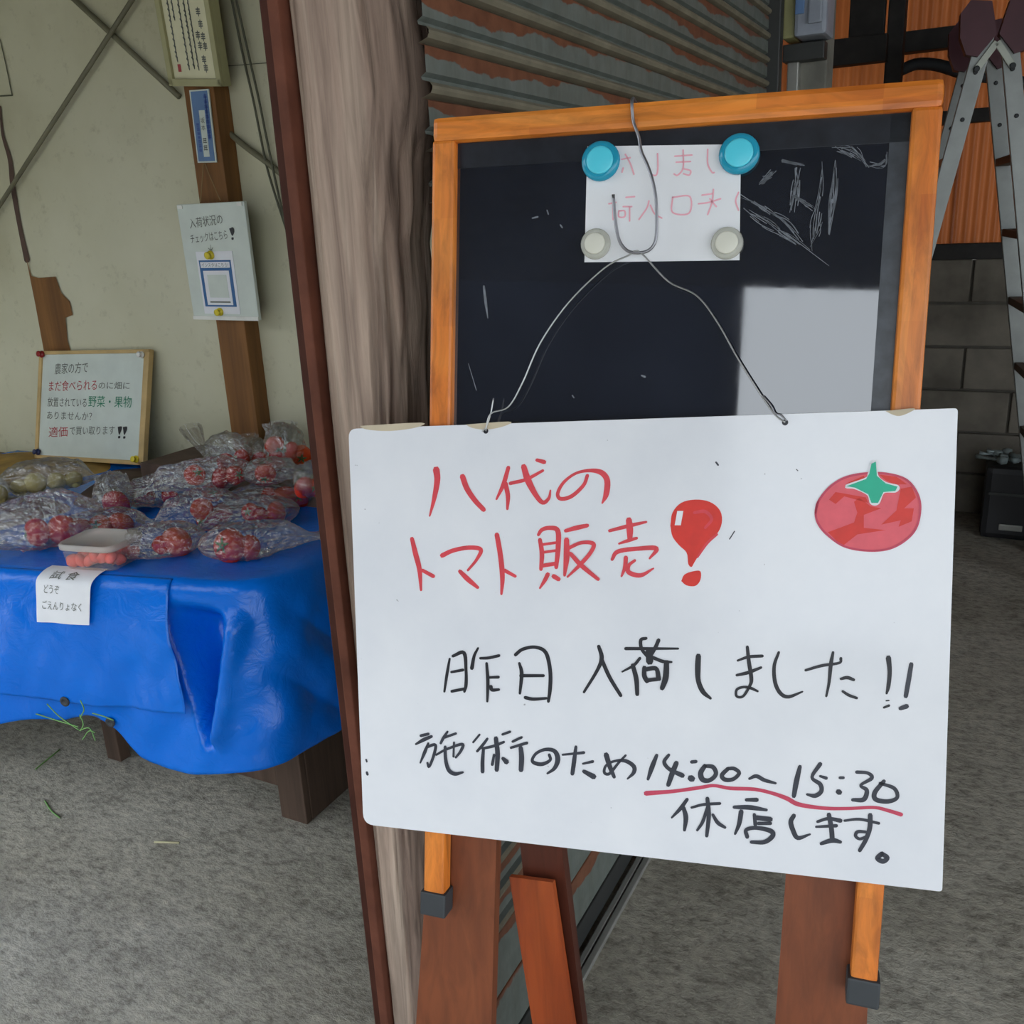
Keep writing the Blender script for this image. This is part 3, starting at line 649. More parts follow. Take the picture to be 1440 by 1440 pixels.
for p in ([(515,1068,2.5),(516,1071,2.5)], [(516,1086,3.5),(517,1089,3.5)], [(1007,650,2.5),(1010,654,2.5)], [(1033,747,1.6),(1026,758,1.6)], [(1120,660,1.2),(1122,662,1.2)]):
    mb = MB(); stroke(mb, p, signsurf, 0.0004); mb.mk('ink_speck', 'grey_ink', sign)

# ------------------------------------------------------------------ blackboard
OF = 0.006                                                      # frame front lies this far behind the sign
c0 = pl(608, 165, OF); c1 = pl(1330, 108, OF)
UX = unit(c1 - c0); UY = unit(np.cross(NB, UX));
if UY[2] > 0: UY = -UY
def cbv(px, py, off=OF): p = pl(px, py, off) - c0; return p @ UX, p @ UY
W = np.linalg.norm(c1 - c0); rw = 0.030
HB = cbv(572, 1280)[1]
cb = thing('blackboard', c0 + UX * W / 2 + UY * HB, 'glossy framed blackboard with rubber capped legs behind the white sign', 'blackboard')
def cp(u, v, d=0.0): return c0 + UX * u + UY * v + NB * d
TH = 0.026
def rail(u0, v0, u1, v1, mat, name, bev=0.004, d0=0.0, d1=TH): return MB().obox(cp(u0, v0, d0), UX * (u1 - u0), UY * (v1 - v0), NB * (d1 - d0), bev).mk(name, mat, cb)
legs = []
for u0 in (0.0, W - rw):
    legs.append(rail(u0, rw - 0.002, u0 + rw, HB - 0.012, 'frame_wood_v', 'frame_leg'))
rail(0.0, 0.0, W, rw, 'frame_wood_h', 'top_rail', 0.007, -0.0006, TH + 0.0006)
for u0, lg in zip((0.0, W - rw), legs):
    MB().obox(cp(u0 - 0.0035, HB - 0.034, -0.0035), UX * (rw + 0.007), UY * 0.034, NB * (TH + 0.005), 0.003).mk('rubber_cap', 'black_rubber', lg)
vb = cbv(900, 900)[1]
rail(rw, vb, W - rw, vb + rw, 'frame_wood_h', 'bottom_rail')
bd = rail(rw, rw, W - rw, vb, 'blackboard', 'board_panel', 0.0, 0.012, 0.017)
BO = OF + 0.0118                                                # board surface
def bsurf(px, py, lift=0.0): return pl(px, py, BO) - NB * lift
MB().obox(cp(rw, rw, 0.0113), UX * (W - 2 * rw), UY * 0.030, NB * 0.0006).mk('worn_edge', 'board_edge', bd)
MB().obox(cp(W - rw - 0.020, rw, 0.0113), UX * 0.020, UY * (vb - rw), NB * 0.0006).mk('worn_edge', 'board_edge_grey', bd)
mb = MB(); K = crop(1000, 0, 3.2727)
for st in ([(400,770,12),(385,900,20),(365,1020,26)], [(520,740,10),(500,900,12),(480,1040,30),(465,1140,18)], [(575,740,10),(560,900,16),(540,1075,6)], [(140,900,10),(240,960,16),(340,1020,22),(440,1135,8)], [(145,960,8),(250,1030,20),(360,1090,16),(540,1220,4)], [(330,740,6),(420,760,8)], [(560,680,16),(650,700,26),(720,760,10)], [(720,760,16),(790,760,14),(810,700,6)], [(380,900,6),(470,960,12)], [(240,830,18),(285,795,14)], [(760,590,8),(820,600,6)]):
    q_ = K(st); jr = random.Random(int(q_[0][0] * 7))
    for k_ in range(16):                                             # dry, broken marks instead of one clean line
        o_ = [(x + jr.uniform(-1.1, 1.1) * w_, y + jr.uniform(-1.1, 1.1) * w_, jr.uniform(0.3, 1.5)) for x, y, w_ in q_]
        Q_ = bez(o_, 4); a_ = jr.randint(0, max(0, len(Q_) - 5)); b_ = min(len(Q_), a_ + jr.randint(3, 6))
        if b_ - a_ > 2: stroke(mb, [tuple(v_) for v_ in Q_[a_:b_]], bsurf, 0.0003)
mb.mk('chalk_smear', 'chalk_dust', bd)
K2 = crop(580, 80, 2.667)
for st in ([(268,860,7),(275,920,10),(283,980,3)], [(450,605,5),(470,600,7)], [(505,575,4),(510,590,5)], [(555,630,5),(562,640,6)], [(210,1150,2),(240,1250,3)], [(600,1270,5),(606,1278,5)], [(860,1195,6),(872,1200,8)]):
    mb = MB(); stroke(mb, K2(st), bsurf, 0.0003); mb.mk('scratch', 'chalk_dust', bd)

# note pinned to the blackboard, four magnets
def nsurf(px, py, lift=0.0): return pl(px, py, BO) - NB * (0.0006 + lift)
note = thing('paper_note', nsurf(930, 368), 'white paper note with faint mirrored pink writing on the blackboard', 'paper')
slab('sheet', [nsurf(x, y) for x, y in [(826, 206), (1042, 203), (1040, 366), (822, 369)]], 0.0004, NB, 'paper', note)
mb = MB()
for st in ([(395,235),(430,300),(455,375)], [(370,270),(430,258)], [(380,330),(372,360)], [(620,230),(622,330),(610,380),(570,375)], [(740,248),(860,240)], [(750,290),(850,285)], [(798,205),(798,330),(760,380),(735,372)], [(798,335),(850,350),(840,380),(800,370)], [(970,200),(970,300),(1000,360),(1015,362)],
           [(280,580),(330,570)], [(400,535),(460,530)], [(380,600),(440,600)], [(425,600),(425,700)], [(310,560),(310,690)], [(350,630),(350,670),(390,670),(390,630),(350,630)], [(560,560),(545,610),(490,690)], [(570,590),(600,650),(650,680)], [(725,535),(725,640),(840,645),(845,530),(725,535)], [(905,580),(980,570),(1060,545)], [(930,520),(1000,510)], [(1010,480),(1000,570),(970,655)], [(985,545),(1030,600)], [(1185,500),(1165,560),(1185,625)]):
    stroke(mb, G([p + (11,) for p in st]), nsurf, 0.0004)
mb.mk('writing', 'pale_pink_ink', note)
def magnet(px, py, rpx, mo, mc, label):
    c = nsurf(px, py); r = np.linalg.norm(nsurf(px + rpx, py) - c)
    t = thing('round_magnet', c, label, 'magnet', 'magnets on the blackboard note')
    MB().lathe(c, -NB, [(0.0005, r * 0.86), (0.002, r * 0.95), (0.004, r), (0.007, r * 0.97), (0.009, r * 0.88), (0.0095, r * 0.72)], 28).mk('rim', mo, t, True)
    MB().lathe(c, -NB, [(0.0096, r * 0.70), (0.0105, r * 0.68), (0.011, r * 0.60)], 28).mk('face', mc, t, True)
magnet(846, 228, 27, 'blue_glassy', 'cyan_core', 'translucent blue magnet on the upper left corner of the note')
magnet(1040, 218, 29, 'blue_glassy', 'cyan_core', 'translucent blue magnet on the upper right corner of the note')
magnet(839, 344, 21, 'clear_glassy', 'ivory_core', 'clear ivory magnet on the lower left corner of the note')
magnet(1023, 343, 23, 'clear_glassy', 'ivory_core', 'clear ivory magnet on the lower right corner of the note')

# wire hook and hanging wire
def wz(px, py, off): return pl(px, py, off)
hp = [(450,0,-.003),(470,60,-.003),(490,120,-.002),(505,210,-.003),(545,300,-.004),(580,400,-.005),(605,520,-.005),(612,650,-.005),(610,800,-.005),(590,870,-.005),(540,912,-.005),(460,920,-.006),(400,900,-.006),(350,830,-.007),(325,700,-.008),(310,515,-.008)]
top = [c0 + UX * cbv(890, 140)[0] + UY * v + NB * d for v, d in ((0.03, TH + 0.004), (0.005, TH + 0.004), (-0.0035, TH - 0.001), (-0.004, 0.010), (-0.003, -0.001), (0.005, -0.0045))]
pts = top + [pl(800 + x / 4.9655, 170 + y / 4.9655, OF + o) for x, y, o in hp]
hook = thing('wire_hook', pts[12], 'thick grey wire hook over the top of the blackboard frame', 'hook')
MB().tube(bez(pts, 6), 0.0019, 10).mk('wire', 'wire_steel', hook, True)
lw = [(683, 606, -.002), (690, 582, -.003), (715, 572, 0), (735, 538, 0), (760, 482, 0), (800, 425, .001), (850, 377, .001), (884, 359, 0), (893, 353, -.001), (904, 358, 0), (940, 396, .001), (980, 416, .001), (1010, 455, .001), (1040, 508, 0), (1085, 577, 0), (1104, 594, -.002)]
hw = thing('hanging_wire', pl(893, 356, OF - .003), 'thin twisted wire tying the white sign to the wire hook', 'wire')
MB().tube(bez([pl(x, y, o) for x, y, o in lw], 6), 0.0010, 7).mk('strand', 'thin_wire', hw, True)
MB().tube(bez([pl(x, y, -0.002) for x, y in [(694, 560), (690, 582), (684, 600), (678, 607)]], 5), 0.0009, 6).mk('loose_end', 'thin_wire', hw, True)
MB().tube(bez([pl(x, y, -0.002) for x, y in [(1072, 556), (1084, 570), (1090, 581), (1099, 584), (1106, 592)]], 5), 0.0011, 6).mk('twist', 'wire_steel', hw, True)
mb = MB(); mb.lathe(pl(683, 606, -0.0004), NB, [(0, 0.0035), (0.001, 0.0035)], 12); mb.lathe(pl(1104, 594, -0.0004), NB, [(0, 0.0035), (0.001, 0.0035)], 12); mb.mk('hole', 'black_ink', sign)

# ------------------------------------------------------------------ wooden stand that carries the blackboard
SO = OF + TH + 0.003
def sp(px, py, d=0.0): return pl(px, py, SO + d)
def plank(name, top_l, top_r, bot_l, bot_r, thick, mat, parent, zfoot=0.0, v_up=0.55):
    """front face through four pixels on the stand plane, run on to the floor and upwards behind the board"""
    a, b, c, d = (sp(*p) for p in (top_l, top_r, bot_r, bot_l))
    dl = unit(d - a); dr = unit(c - b)
    ft = [d + dl * ((zfoot - d[2]) / dl[2]), c + dr * ((zfoot - c[2]) / dr[2])]
    tp = [a - dl * v_up, b - dr * v_up]
    V = [tp[0], tp[1], ft[1], ft[0]]
    V = [np.asarray(v) for v in V] + [np.asarray(v) + np.array([NB[0], NB[1], 0]) / np.hypot(NB[0], NB[1]) * thick for v in V]
    return mk(name, V, [(3, 2, 1, 0), (4, 5, 6, 7), (0, 1, 5, 4), (1, 2, 6, 5), (2, 3, 7, 6), (3, 0, 4, 7)], mat, parent)
st = thing('wooden_stand', sp(900, 1440), 'brown plank stand carrying the blackboard', 'stand')
WL[st.name][2] = 0.0; st.location[2] = 0.0
plank('front_leg', (604, 1170), (698, 1182), (585, 1440), (691, 1440), 0.022, 'stand_wood', st)
plank('front_leg', (1105, 1232), (1228, 1240), (1090, 1440), (1219, 1440), 0.022, 'stand_wood', st)
a, b = sp(612, 700), sp(1240, 700)
MB().obox(a + NB * 0.0, b - a, UY * 0.08, NB * 0.02, 0.003).mk('cross_bar', 'stand_wood', st)
# rear legs splay back from the hidden cross bar
def bar(name, p, q_, wv, tv, mat, parent): return MB().obox(np.asarray(p) - np.asarray(wv) / 2, np.asarray(q_) - np.asarray(p), wv, tv, 0.003).mk(name, mat, parent)
def rear(name, quad, y, thick, mat, lean=0.03):
    o0 = [onpl(x_, y_, (0, y, 0), (0, 1, 0)) for x_, y_ in quad]
    dl = unit(o0[3] - o0[0]); dr = unit(o0[2] - o0[1])
    V = [o0[0], o0[1], o0[2] + dr * (-o0[2][2] / dr[2]), o0[3] + dl * (-o0[3][2] / dl[2])]
    V[2] = V[2] + np.array([0, lean, 0]); V[3] = V[3] + np.array([0, lean, 0])
    V = V + [v + np.array([0.001, thick, 0]) for v in V]
    return mk(name, V, [(3, 2, 1, 0), (4, 5, 6, 7), (0, 1, 5, 4), (1, 2, 6, 5), (2, 3, 7, 6), (3, 0, 4, 7)], mat, st)
rear('orange_leg', ((716, 1233), (777, 1241), (800, 1440), (741, 1440)), 1.115, 0.008, 'orange_wood')
rear('rear_leg', ((722, 1100), (780, 1110), (812, 1440), (750, 1440)), 1.127, 0.016, 'dark_leg_wood')
bar('rear_leg', cp(W - 0.1, 0.5, 0.06), np.array([-0.13, 1.36, 0.0]), (0.05, 0, 0), (0, 0.02, 0.004), 'dark_leg_wood', st)

# ================================================================== back wall fittings
YW = 2.30
xa, xb = ony(262, 130, 2.235)[0], ony(316, 600, 2.235)[0] + 0.125
wp = thing('wall_post', ((xa + xb) / 2, 2.26, 0), 'brown timber post on the cream wall behind the hanging cards', 'post')
px0 = ony(263, 160, 2.235)[0]; px1 = px0 + 0.118
MB().box(px0, px1, 2.235, YW, 0, ZC, 0.004).mk('shaft', 'post_wood', wp)
def wsurf(px, py, lift=0.0): return ony(px, py, YW - 0.002 - lift)
# bare timber where the wall paint has come off, seams and marks of the wall
mb = MB(); patch(mb, [(36,360),(44,388),(54,391),(78,389),(86,412),(98,424),(102,443),(92,447),(95,480),(100,496),(96,660),(72,660),(62,496),(50,430)], wsurf, 0.003, False); mb.mk('bare_timber', 'post_wood', wall_back)
mb = MB(); stroke(mb, [(0,150,3),(4,190,4),(14,225,6),(18,262,7),(28,320,6),(38,366,8)], wsurf, 0.002); mb.mk('seam', 'brown_card', wall_back)
mb = MB(); stroke(mb, [(0,135,2.2),(17,134,2.2)], wsurf, 0.002); stroke(mb, [(17,134,1.6),(8,90,1.4),(0,55,1.2)], wsurf, 0.002); stroke(mb, [(318,93,1.2),(380,88,1.2)], wsurf, 0.002); mb.mk('seam', 'cable', wall_back)
# diagonal braces and cables on the wall
def wallrod(name, pts, r, mat, label, cat, y=2.27):
    P = [ony(x, yy, y) for x, yy in pts]; t = thing(name, P[0], label, cat)
    MB().tube(bez(P, 5) if len(P) > 2 else P, r, 8).mk('rod', mat, t, True); return t, P
wallrod('brace_rod', [(205, -30), (-40, 350)], 0.0075, 'brace_steel', 'diagonal steel brace rising to the right on the cream wall', 'brace', 2.265)
wallrod('brace_rod', [(60, -42), (252, 136)], 0.009, 'brace_steel', 'diagonal steel brace falling toward the cream framed certificate', 'brace', 2.285)
wallrod('brace_rod', [(321, 186), (345, 206), (372, 226), (420, 264)], 0.009, 'brace_steel', 'short diagonal brace right of the blue name plate', 'brace', 2.285)
wallrod('wall_cable', [(322, -20), (340, 70), (356, 140), (366, 190), (378, 245), (408, 340), (425, 400)], 0.0035, 'cable', 'thin left cable of the pair hanging beside the log pillar', 'cable', 2.28)
wallrod('wall_cable', [(328, -20), (348, 70), (364, 140), (376, 200), (398, 300), (430, 410)], 0.0035, 'cable', 'thin right cable of the pair hanging beside the log pillar', 'cable', 2.275)

def board_surf(tl, tr, bl_, y_top, y_bot):
    """flat board whose corners are given in pixels, lying between two depths; u, v in 0..1"""
    a = ony(*tl, y_top); b = ony(*tr, y_top); c = ony(*bl_, y_bot)
    ux, uy = b - a, c - a; n = unit(np.cross(uy, ux)); n = n if n[1] < 0 else -n
    return planesurf(a, ux, uy, n), unit(n)
def board(name, s, n, mat, parent, u0=0, v0=0, u1=1, v1=1, l0=-0.006, l1=0.0, bev=0.0):
    O = s(u0, v0, l0)
    return MB().obox(O, s(u1, v0, l0) - O, s(u0, v1, l0) - O, n * (l1 - l0), bev).mk(name, mat, parent)
# framed certificate
s, n = board_surf((198, -130), (276, -138), (242, 121), 2.16, 2.215)
ct = thing('framed_certificate', s(0.5, 1), 'cream framed certificate with columns of small writing at the top of the post', 'certificate')
board('backing', s, n, 'cream_frame', ct, l0=-0.03, l1=0.0, bev=0.003)
for u0, v0, u1, v1 in ((0, 0, 0.09, 1), (0.91, 0, 1, 1), (0, 0, 1, 0.03), (0, 0.955, 1, 1)): board('frame_side', s, n, 'cream_frame', ct, u0, v0, u1, v1, 0.0, 0.012, 0.002)
sh = board('sheet', s, n, 'cream_paper', ct, 0.09, 0.03, 0.91, 0.955, 0.0, 0.002)
mb = MB(); random.seed(3)
for u, v0, v1, wd in ((0.20, 0.1, 0.86, .03), (0.28, 0.1, 0.62, .025), (0.40, 0.1, 0.9, .03), (0.50, 0.1, 0.9, .03), (0.58, 0.5, 0.9, .02)):
    v = v0
    while v < v1:
        h = random.uniform(0.012, 0.03); stroke(mb, [(u - wd / 2, v, 0.012), (u + wd / 2, v + h * 0.3, 0.012)], s, 0.003); stroke(mb, [(u, v - 0.004, 0.02), (u + 0.006, v + h, 0.02)], s, 0.003); v += h + 0.012
mb.mk('small_writing', 'faded_ink', sh)
for k, (u, v) in enumerate(((0.74, 0.56), (0.75, 0.63), (0.76, 0.70), (0.77, 0.755), (0.67, 0.69), (0.68, 0.75), (0.71, 0.83), (0.72, 0.88))):
    mb = MB()
    for dv in (0, 0.012, 0.024): stroke(mb, [(u - 0.035, v + dv, 0.008), (u + 0.035, v + dv, 0.008)], s, 0.003)
    stroke(mb, [(u, v - 0.006, 0.016), (u, v + 0.034, 0.016)], s, 0.003); mb.mk('character', 'faded_ink', sh)
mb = MB(); patch(mb, [(0.19, 0.87), (0.25, 0.87), (0.25, 0.915), (0.19, 0.915)], s, 0.003, False); mb.mk('red_seal', 'crimson_ink', sh)
# blue name plate
s, n = board_surf((266, 127), (293, 125), (278, 229), 2.229, 2.229)
bp_ = thing('name_plate', s(0.5, 1), 'blue name plate with a white centre strip on the brown post', 'plate')
board('border', s, n, 'card_white', bp_, l0=-0.004, l1=0.0)
board('field', s, n, 'plate_blue', bp_, 0.07, 0.02, 0.93, 0.98, 0.0, 0.001)
board('strip', s, n, 'card_white', bp_, 0.40, 0.28, 0.70, 0.92, 0.001, 0.002)
for k, ch in enumerate(('坂', '本', '', '')):
    v = (0.38, 0.48, 0.66, 0.76)[k]
    if k < 2: write('character', ch, s, (0.44, v, 0.66, v + 0.075), 'faded_ink', bp_, 0.003); continue
    mb = MB()                                                     # too blurred to read: bare pen strokes
    for q_ in ([(0.46, v + 0.01), (0.64, v + 0.008)], [(0.47, v + 0.035), (0.63, v + 0.032)], [(0.46, v + 0.06), (0.65, v + 0.062)], [(0.50, v), (0.48, v + 0.07)], [(0.59, v), (0.60, v + 0.068)]): stroke(mb, [(a_, b_, 0.014) for a_, b_ in q_], s, 0.003)
    mb.mk('character', 'faded_ink', bp_)
for k in range(9):
    mb = MB(); v = 0.08 + k * 0.068
    for dv in (0, 0.018, 0.036): stroke(mb, [(0.73, v + dv, 0.012), (0.89, v + dv, 0.012)], s, 0.002)
    stroke(mb, [(0.81, v - 0.004, 0.04), (0.81, v + 0.045, 0.04)], s, 0.002); mb.mk('blue_character', 'blue_ink', bp_)
for k in range(7):
    mb = MB(); v = 0.46 + k * 0.058
    for dv in (0, 0.016, 0.032): stroke(mb, [(0.20, v + dv, 0.01), (0.33, v + dv, 0.01)], s, 0.002)
    mb.mk('blue_character', 'blue_ink', bp_)
# strings and hanging white card
hs = thing('hanging_string', ony(285, 232, 2.222), 'thin brown string looped from the blue plate to the white card', 'string')
MB().tube([ony(282, 284, 2.20), ony(286, 232, 2.225), ony(288, 229, 2.23)], 0.0016, 6).mk('strand', 'string', hs)
MB().tube([ony(288, 229, 2.23), ony(292, 240, 2.225), ony(310, 282, 2.20)], 0.0016, 6).mk('strand', 'string', hs)
s, n = board_surf((248, 288), (343, 283), (273, 449), 2.185, 2.215)
cd = thing('hanging_card', s(0.5, 1), 'white hanging card with a blue bordered leaflet and two yellow magnets', 'card')
board('panel', s, n, 'card_white', cd, l0=-0.012, l1=0.0, bev=0.002)
board('bottom_strip', s, n, 'white_plastic', cd, 0.0, 0.965, 1.0, 1.0, 0.0, 0.003)
for uu in (0.02, 0.90): board('corner_clip', s, n, 'white_plastic', cd, uu, 0.005, uu + 0.07, 0.035, 0.0, 0.003)
sk = -0.03
write('writing', '入荷状況の', s, (0.16, 0.12, 0.66, 0.205), 'faded_ink', cd, 0.001, sk)
write('writing', 'チェックはこちら', s, (0.14, 0.255, 0.70, 0.33), 'faded_ink', cd, 0.001, sk)
mb = MB(); patch(mb, [(0.74, 0.215), (0.80, 0.205), (0.81, 0.24), (0.77, 0.275)], s, 0.001); patch(mb, [(0.755, 0.29), (0.785, 0.287), (0.785, 0.305), (0.757, 0.307)], s, 0.001); mb.mk('exclamation_mark', 'black_ink', cd)
mb = MB(); stroke(mb, [(0.43, 0.345, 0.006), (0.43, 0.385, 0.006)], s, 0.001); stroke(mb, [(0.39, 0.372, 0.006), (0.43, 0.388, 0.006), (0.46, 0.368, 0.006)], s, 0.001); mb.mk('arrow', 'faded_ink', cd)
lf = board('leaflet', s, n, 'paper', cd, 0.19, 0.40, 0.74, 0.945, 0.0005, 0.0015)
board('blue_border', s, n, 'blue_print', lf, 0.22, 0.475, 0.70, 0.88, 0.0015, 0.0022)
board('heading_strip', s, n, 'paper', lf, 0.24, 0.49, 0.68, 0.54, 0.0022, 0.0028)
board('white_field', s, n, 'paper', lf, 0.265, 0.565, 0.655, 0.865, 0.0022, 0.0028)
board('grey_field', s, n, 'card_white', lf, 0.32, 0.60, 0.61, 0.80, 0.0028, 0.0032)
board('grey_line', s, n, 'faded_ink', lf, 0.31, 0.832, 0.62, 0.845, 0.0028, 0.0032)
write('heading', 'インスタはこちら!', s, (0.26, 0.498, 0.66, 0.532), 'faded_ink', lf, 0.0032)
def knob(name, c, n, r, mat, label, group):
    t = thing(name, c, label, 'magnet', group)
    MB().lathe(c, n, [(0, r), (0.004, r), (0.007, r * 0.8), (0.008, r * 0.6), (0.013, r * 0.6), (0.015, r * 0.85), (0.018, r * 0.8), (0.019, r * 0.4)], 16).mk('knob', mat, t, True)
knob('magnet', s(0.42, 0.43, 0.002), n, 0.0135, 'yellow_plastic', 'yellow magnet at the top of the blue bordered leaflet', 'yellow magnets on the hanging card')
knob('magnet', s(0.44, 0.925, 0.002), n, 0.0125, 'yellow_plastic', 'yellow magnet at the bottom of the blue bordered leaflet', 'yellow magnets on the hanging card')

# ================================================================== table under the blue tarpaulin
ZT = 0.775
tb = thing('plank_table', (-2.3, 1.85, 0), 'wooden plank table under the blue tarpaulin', 'table')
MB().box(-3.6, -1.57, 1.50, 2.27, ZT - 0.045, ZT - 0.006, 0.004).mk('tabletop', 'bench_wood', tb)
MB().box(-1.64, -1.55, 1.643, 1.665, 0, ZT - 0.05, 0.003).mk('leg', 'bench_wood', tb)
MB().box(-1.572, -1.55, 1.667, 1.90, 0, ZT - 0.05, 0.003).mk('side_panel', 'bench_wood', tb)
MB().box(-2.33, -1.642, 1.70, 1.73, 0.05, 0.42, 0.003).mk('apron_board', 'bench_wood', tb)
MB().box(-2.36, -2.30, 1.66, 1.70, 0, ZT - 0.05, 0.003).mk('leg', 'bench_wood', tb)
MB().box(-3.5, -3.42, 1.62, 1.70, 0, ZT - 0.05, 0.003).mk('leg', 'bench_wood', tb)
for x in (-3.48, -1.70): MB().box(x, x + 0.08, 2.15, 2.23, 0, ZT - 0.05, 0.003).mk('leg', 'bench_wood', tb)

# tarpaulin: a rim path round the front and right edge, draped
rim = [np.array(p) for p in [(-3.45, 1.085), (-2.8, 1.20), (-2.169, 1.335), (-1.9, 1.39), (-1.66, 1.438), (-1.55, 1.462), (-1.49, 1.49), (-1.455, 1.54), (-1.44, 1.66), (-1.45, 1.85), (-1.48, 2.05), (-1.50, 2.27)]]
RP = bez(rim, 24); SL = [0.0]
for a, b in zip(RP, RP[1:]): SL.append(SL[-1] + np.linalg.norm(b - a))
SMAX = SL[-1]
def rimpt(sv):
    x = np.interp(sv, SL, [p[0] for p in RP]); y = np.interp(sv, SL, [p[1] for p in RP]); e = 0.03
    x1 = np.interp(min(sv + e, SMAX), SL, [p[0] for p in RP]); y1 = np.interp(min(sv + e, SMAX), SL, [p[1] for p in RP])
    x0 = np.interp(max(sv - e, 0), SL, [p[0] for p in RP]); y0 = np.interp(max(sv - e, 0), SL, [p[1] for p in RP])
    t = unit([x1 - x0, y1 - y0]); return np.array([x, y]), np.array([t[1], -t[0]])
def hem_of(curve):
    xs = [c[0] for c in curve]; ys = [c[1] for c in curve]; zs = []
    sv = np.linspace(0, SMAX, 90)
    for s_ in sv:
        p, nn = rimpt(s_); z = ZT - 0.05
        while z > 0.12:
            q_ = proj((p[0] + nn[0] * 0.05, p[1] + nn[1] * 0.05, z))
            if q_[1] > np.interp(q_[0], xs, ys): break
            z -= 0.005
        zs.append(z)
    zs = np.convolve(np.pad(zs, 2, 'edge'), [0.1, 0.2, 0.4, 0.2, 0.1], 'valid')
    return lambda s_: float(np.interp(s_, sv, zs))
hem_main = hem_of([(-400, 990), (0, 1014), (50, 1006), (78, 1022), (110, 1008), (140, 1006), (152, 1022), (165, 1040), (190, 1062), (225, 1078), (270, 1084), (330, 1082), (400, 1066), (440, 1052), (480, 1025), (560, 980)])
hem_flap = hem_of([(-400, 940), (0, 978), (40, 989), (100, 999), (150, 1005), (285, 1013), (600, 1013)])
# where pixel columns fall on the rim
def s_at(px, z):
    best = min(np.linspace(0, SMAX, 400), key=lambda s_: abs(proj((*(rimpt(s_)[0]), z))[0] - px)); return best
S_G0, S_G1 = s_at(262, 0.62), s_at(300, 0.45)                    # fold pocket, top and bottom
S_C = s_at(345, 0.6)
def drape(sv, d, extra=0.0, hem=hem_main):
    """d metres down from the rim"""
    p, nn = rimpt(sv); r = 0.035
    if d < r * 1.57:
        a = d / r; out = -r + r * math.sin(a); z = ZT + 0.004 - r + r * math.cos(a)
    else: out = 0.0; z = ZT + 0.004 - r - (d - r * 1.57)
    dep = max(0, d - 0.05); tot = ZT - hem(sv); t = dep / max(tot, 0.1)
    out += 0.05 * t
    out += 0.020 * t * math.sin(sv * 9 + 1.2 + 2 * t) + 0.016 * min(1, t * 2) * noise.noise(Vector((sv * 4, d * 3, 1.7))) + 0.010 * min(1, t * 3) * noise.noise(Vector((sv * 13 + d * 6, d * 8, 4.1))) + 0.004 * min(1, t * 4) * (0.4 - abs(noise.noise(Vector((sv * 24 - d * 14, d * 10, 2.1)))))
    if sv > S_C:                                                  # slanting creases on the corner and right side
        w_ = sstep(S_C, S_C + 0.12, sv); k = sv * 1.0 - d * 0.9
        out += w_ * min(1, t * 3) * (0.018 * abs(math.sin(k * 17 + 0.6)) - 0.006 + 0.022 * math.sin(sv * 14 + 0.5) * t)
    z0g, z1g = 0.70, 0.40
    tt = (z - z0g) / (z1g - z0g)
    if -0.15 < tt < 1.15 and extra == 0.0:
        sg = lerp(S_G0, S_G1, tt); wd = lerp(0.075, 0.015, min(1, max(0, tt)))
        out -= 0.13 * math.exp(-((sv - sg - wd * 0.5) / wd) ** 4) * sstep(-0.12, 0.25, tt) * (1 - sstep(0.85, 1.15, tt))
        out += 0.035 * math.exp(-((sv - sg - wd * 2.0) / 0.03) ** 2) * sstep(-0.1, 0.1, tt) * (1 - sstep(0.9, 1.15, tt))
    out += extra
    return np.array([p[0] + nn[0] * out, p[1] + nn[1] * out, z])
tp = thing('blue_tarpaulin', (-2.0, 1.5, 0.3), 'glossy blue tarpaulin draped over the tomato table', 'tarpaulin')
NS, ND = 330, 90
mb = MB()
def cover(u, v):
    sv = u * SMAX
    if v < 0.3:                                                   # table top: from the rear towards the rim
        p, nn = rimpt(sv); k = v / 0.3; rx = lerp(-3.4, -1.56, u); ry = 2.27
        p = p - nn * 0.035; x, y = lerp(rx, p[0], k), lerp(ry, p[1], k)
        return np.array([x, y, ZT + 0.004 + 0.004 * (1 + noise.noise(Vector((x * 5, y * 5, 0.3)))) * min(1, (1 - k) * 6)])
    k = (v - 0.3) / 0.7; tot = ZT + 0.004 - hem_main(sv) + 0.02
    return drape(sv, k * tot)
MB_ = mb.grid(cover, NS, ND)
sheet_ = mb.mk('sheet', 'blue_tarp', tp, True); so = sheet_.modifiers.new('thick', 'SOLIDIFY'); so.thickness = 0.0015; so.offset = -1
# front flap lying over the corner fold
S_E0, S_E1 = s_at(246, 0.66), s_at(285, 0.42)
def flap(u, v):
    d0 = 0.012; tot = ZT - (hem_flap(u * S_E1) - 0.0); d = d0 + v * (tot - d0)
    se = lerp(S_E0, S_E1, sstep(0.15, 1.0, v)) ; sv = u * se
    return drape(sv, d, 0.004 + 0.012 * sstep(0, 0.4, v) + 0.02 * sstep(0.9, 1.0, u) * sstep(0.1, 0.5, v))
fl = MB().grid(flap, 200, 50).mk('front_flap', 'blue_tarp', tp, True); so = fl.modifiers.new('thick', 'SOLIDIFY'); so.thickness = 0.0015; so.offset = -1
def eyelet(px, py, ex):
    sv = s_at(px, 0.45); best = None
    for k in range(120):
        d = 0.05 + k * 0.005; p = drape(sv, d, ex); q_ = proj(p)
        if best is None or abs(q_[1] - py) < best[0]: best = (abs(q_[1] - py), p, sv, d)
    p, sv, d = best[1:]; nn = rimpt(sv)[1]; ax = np.array([nn[0], nn[1], 0.0])
    MB().lathe(p + ax * 0.001, ax, [(0, 0.0135), (0.002, 0.0135), (0.0035, 0.011), (0.0035, 0.0065), (0.001, 0.0055)], 20).mk('eyelet', 'black_rubber', tp, True)
    return p
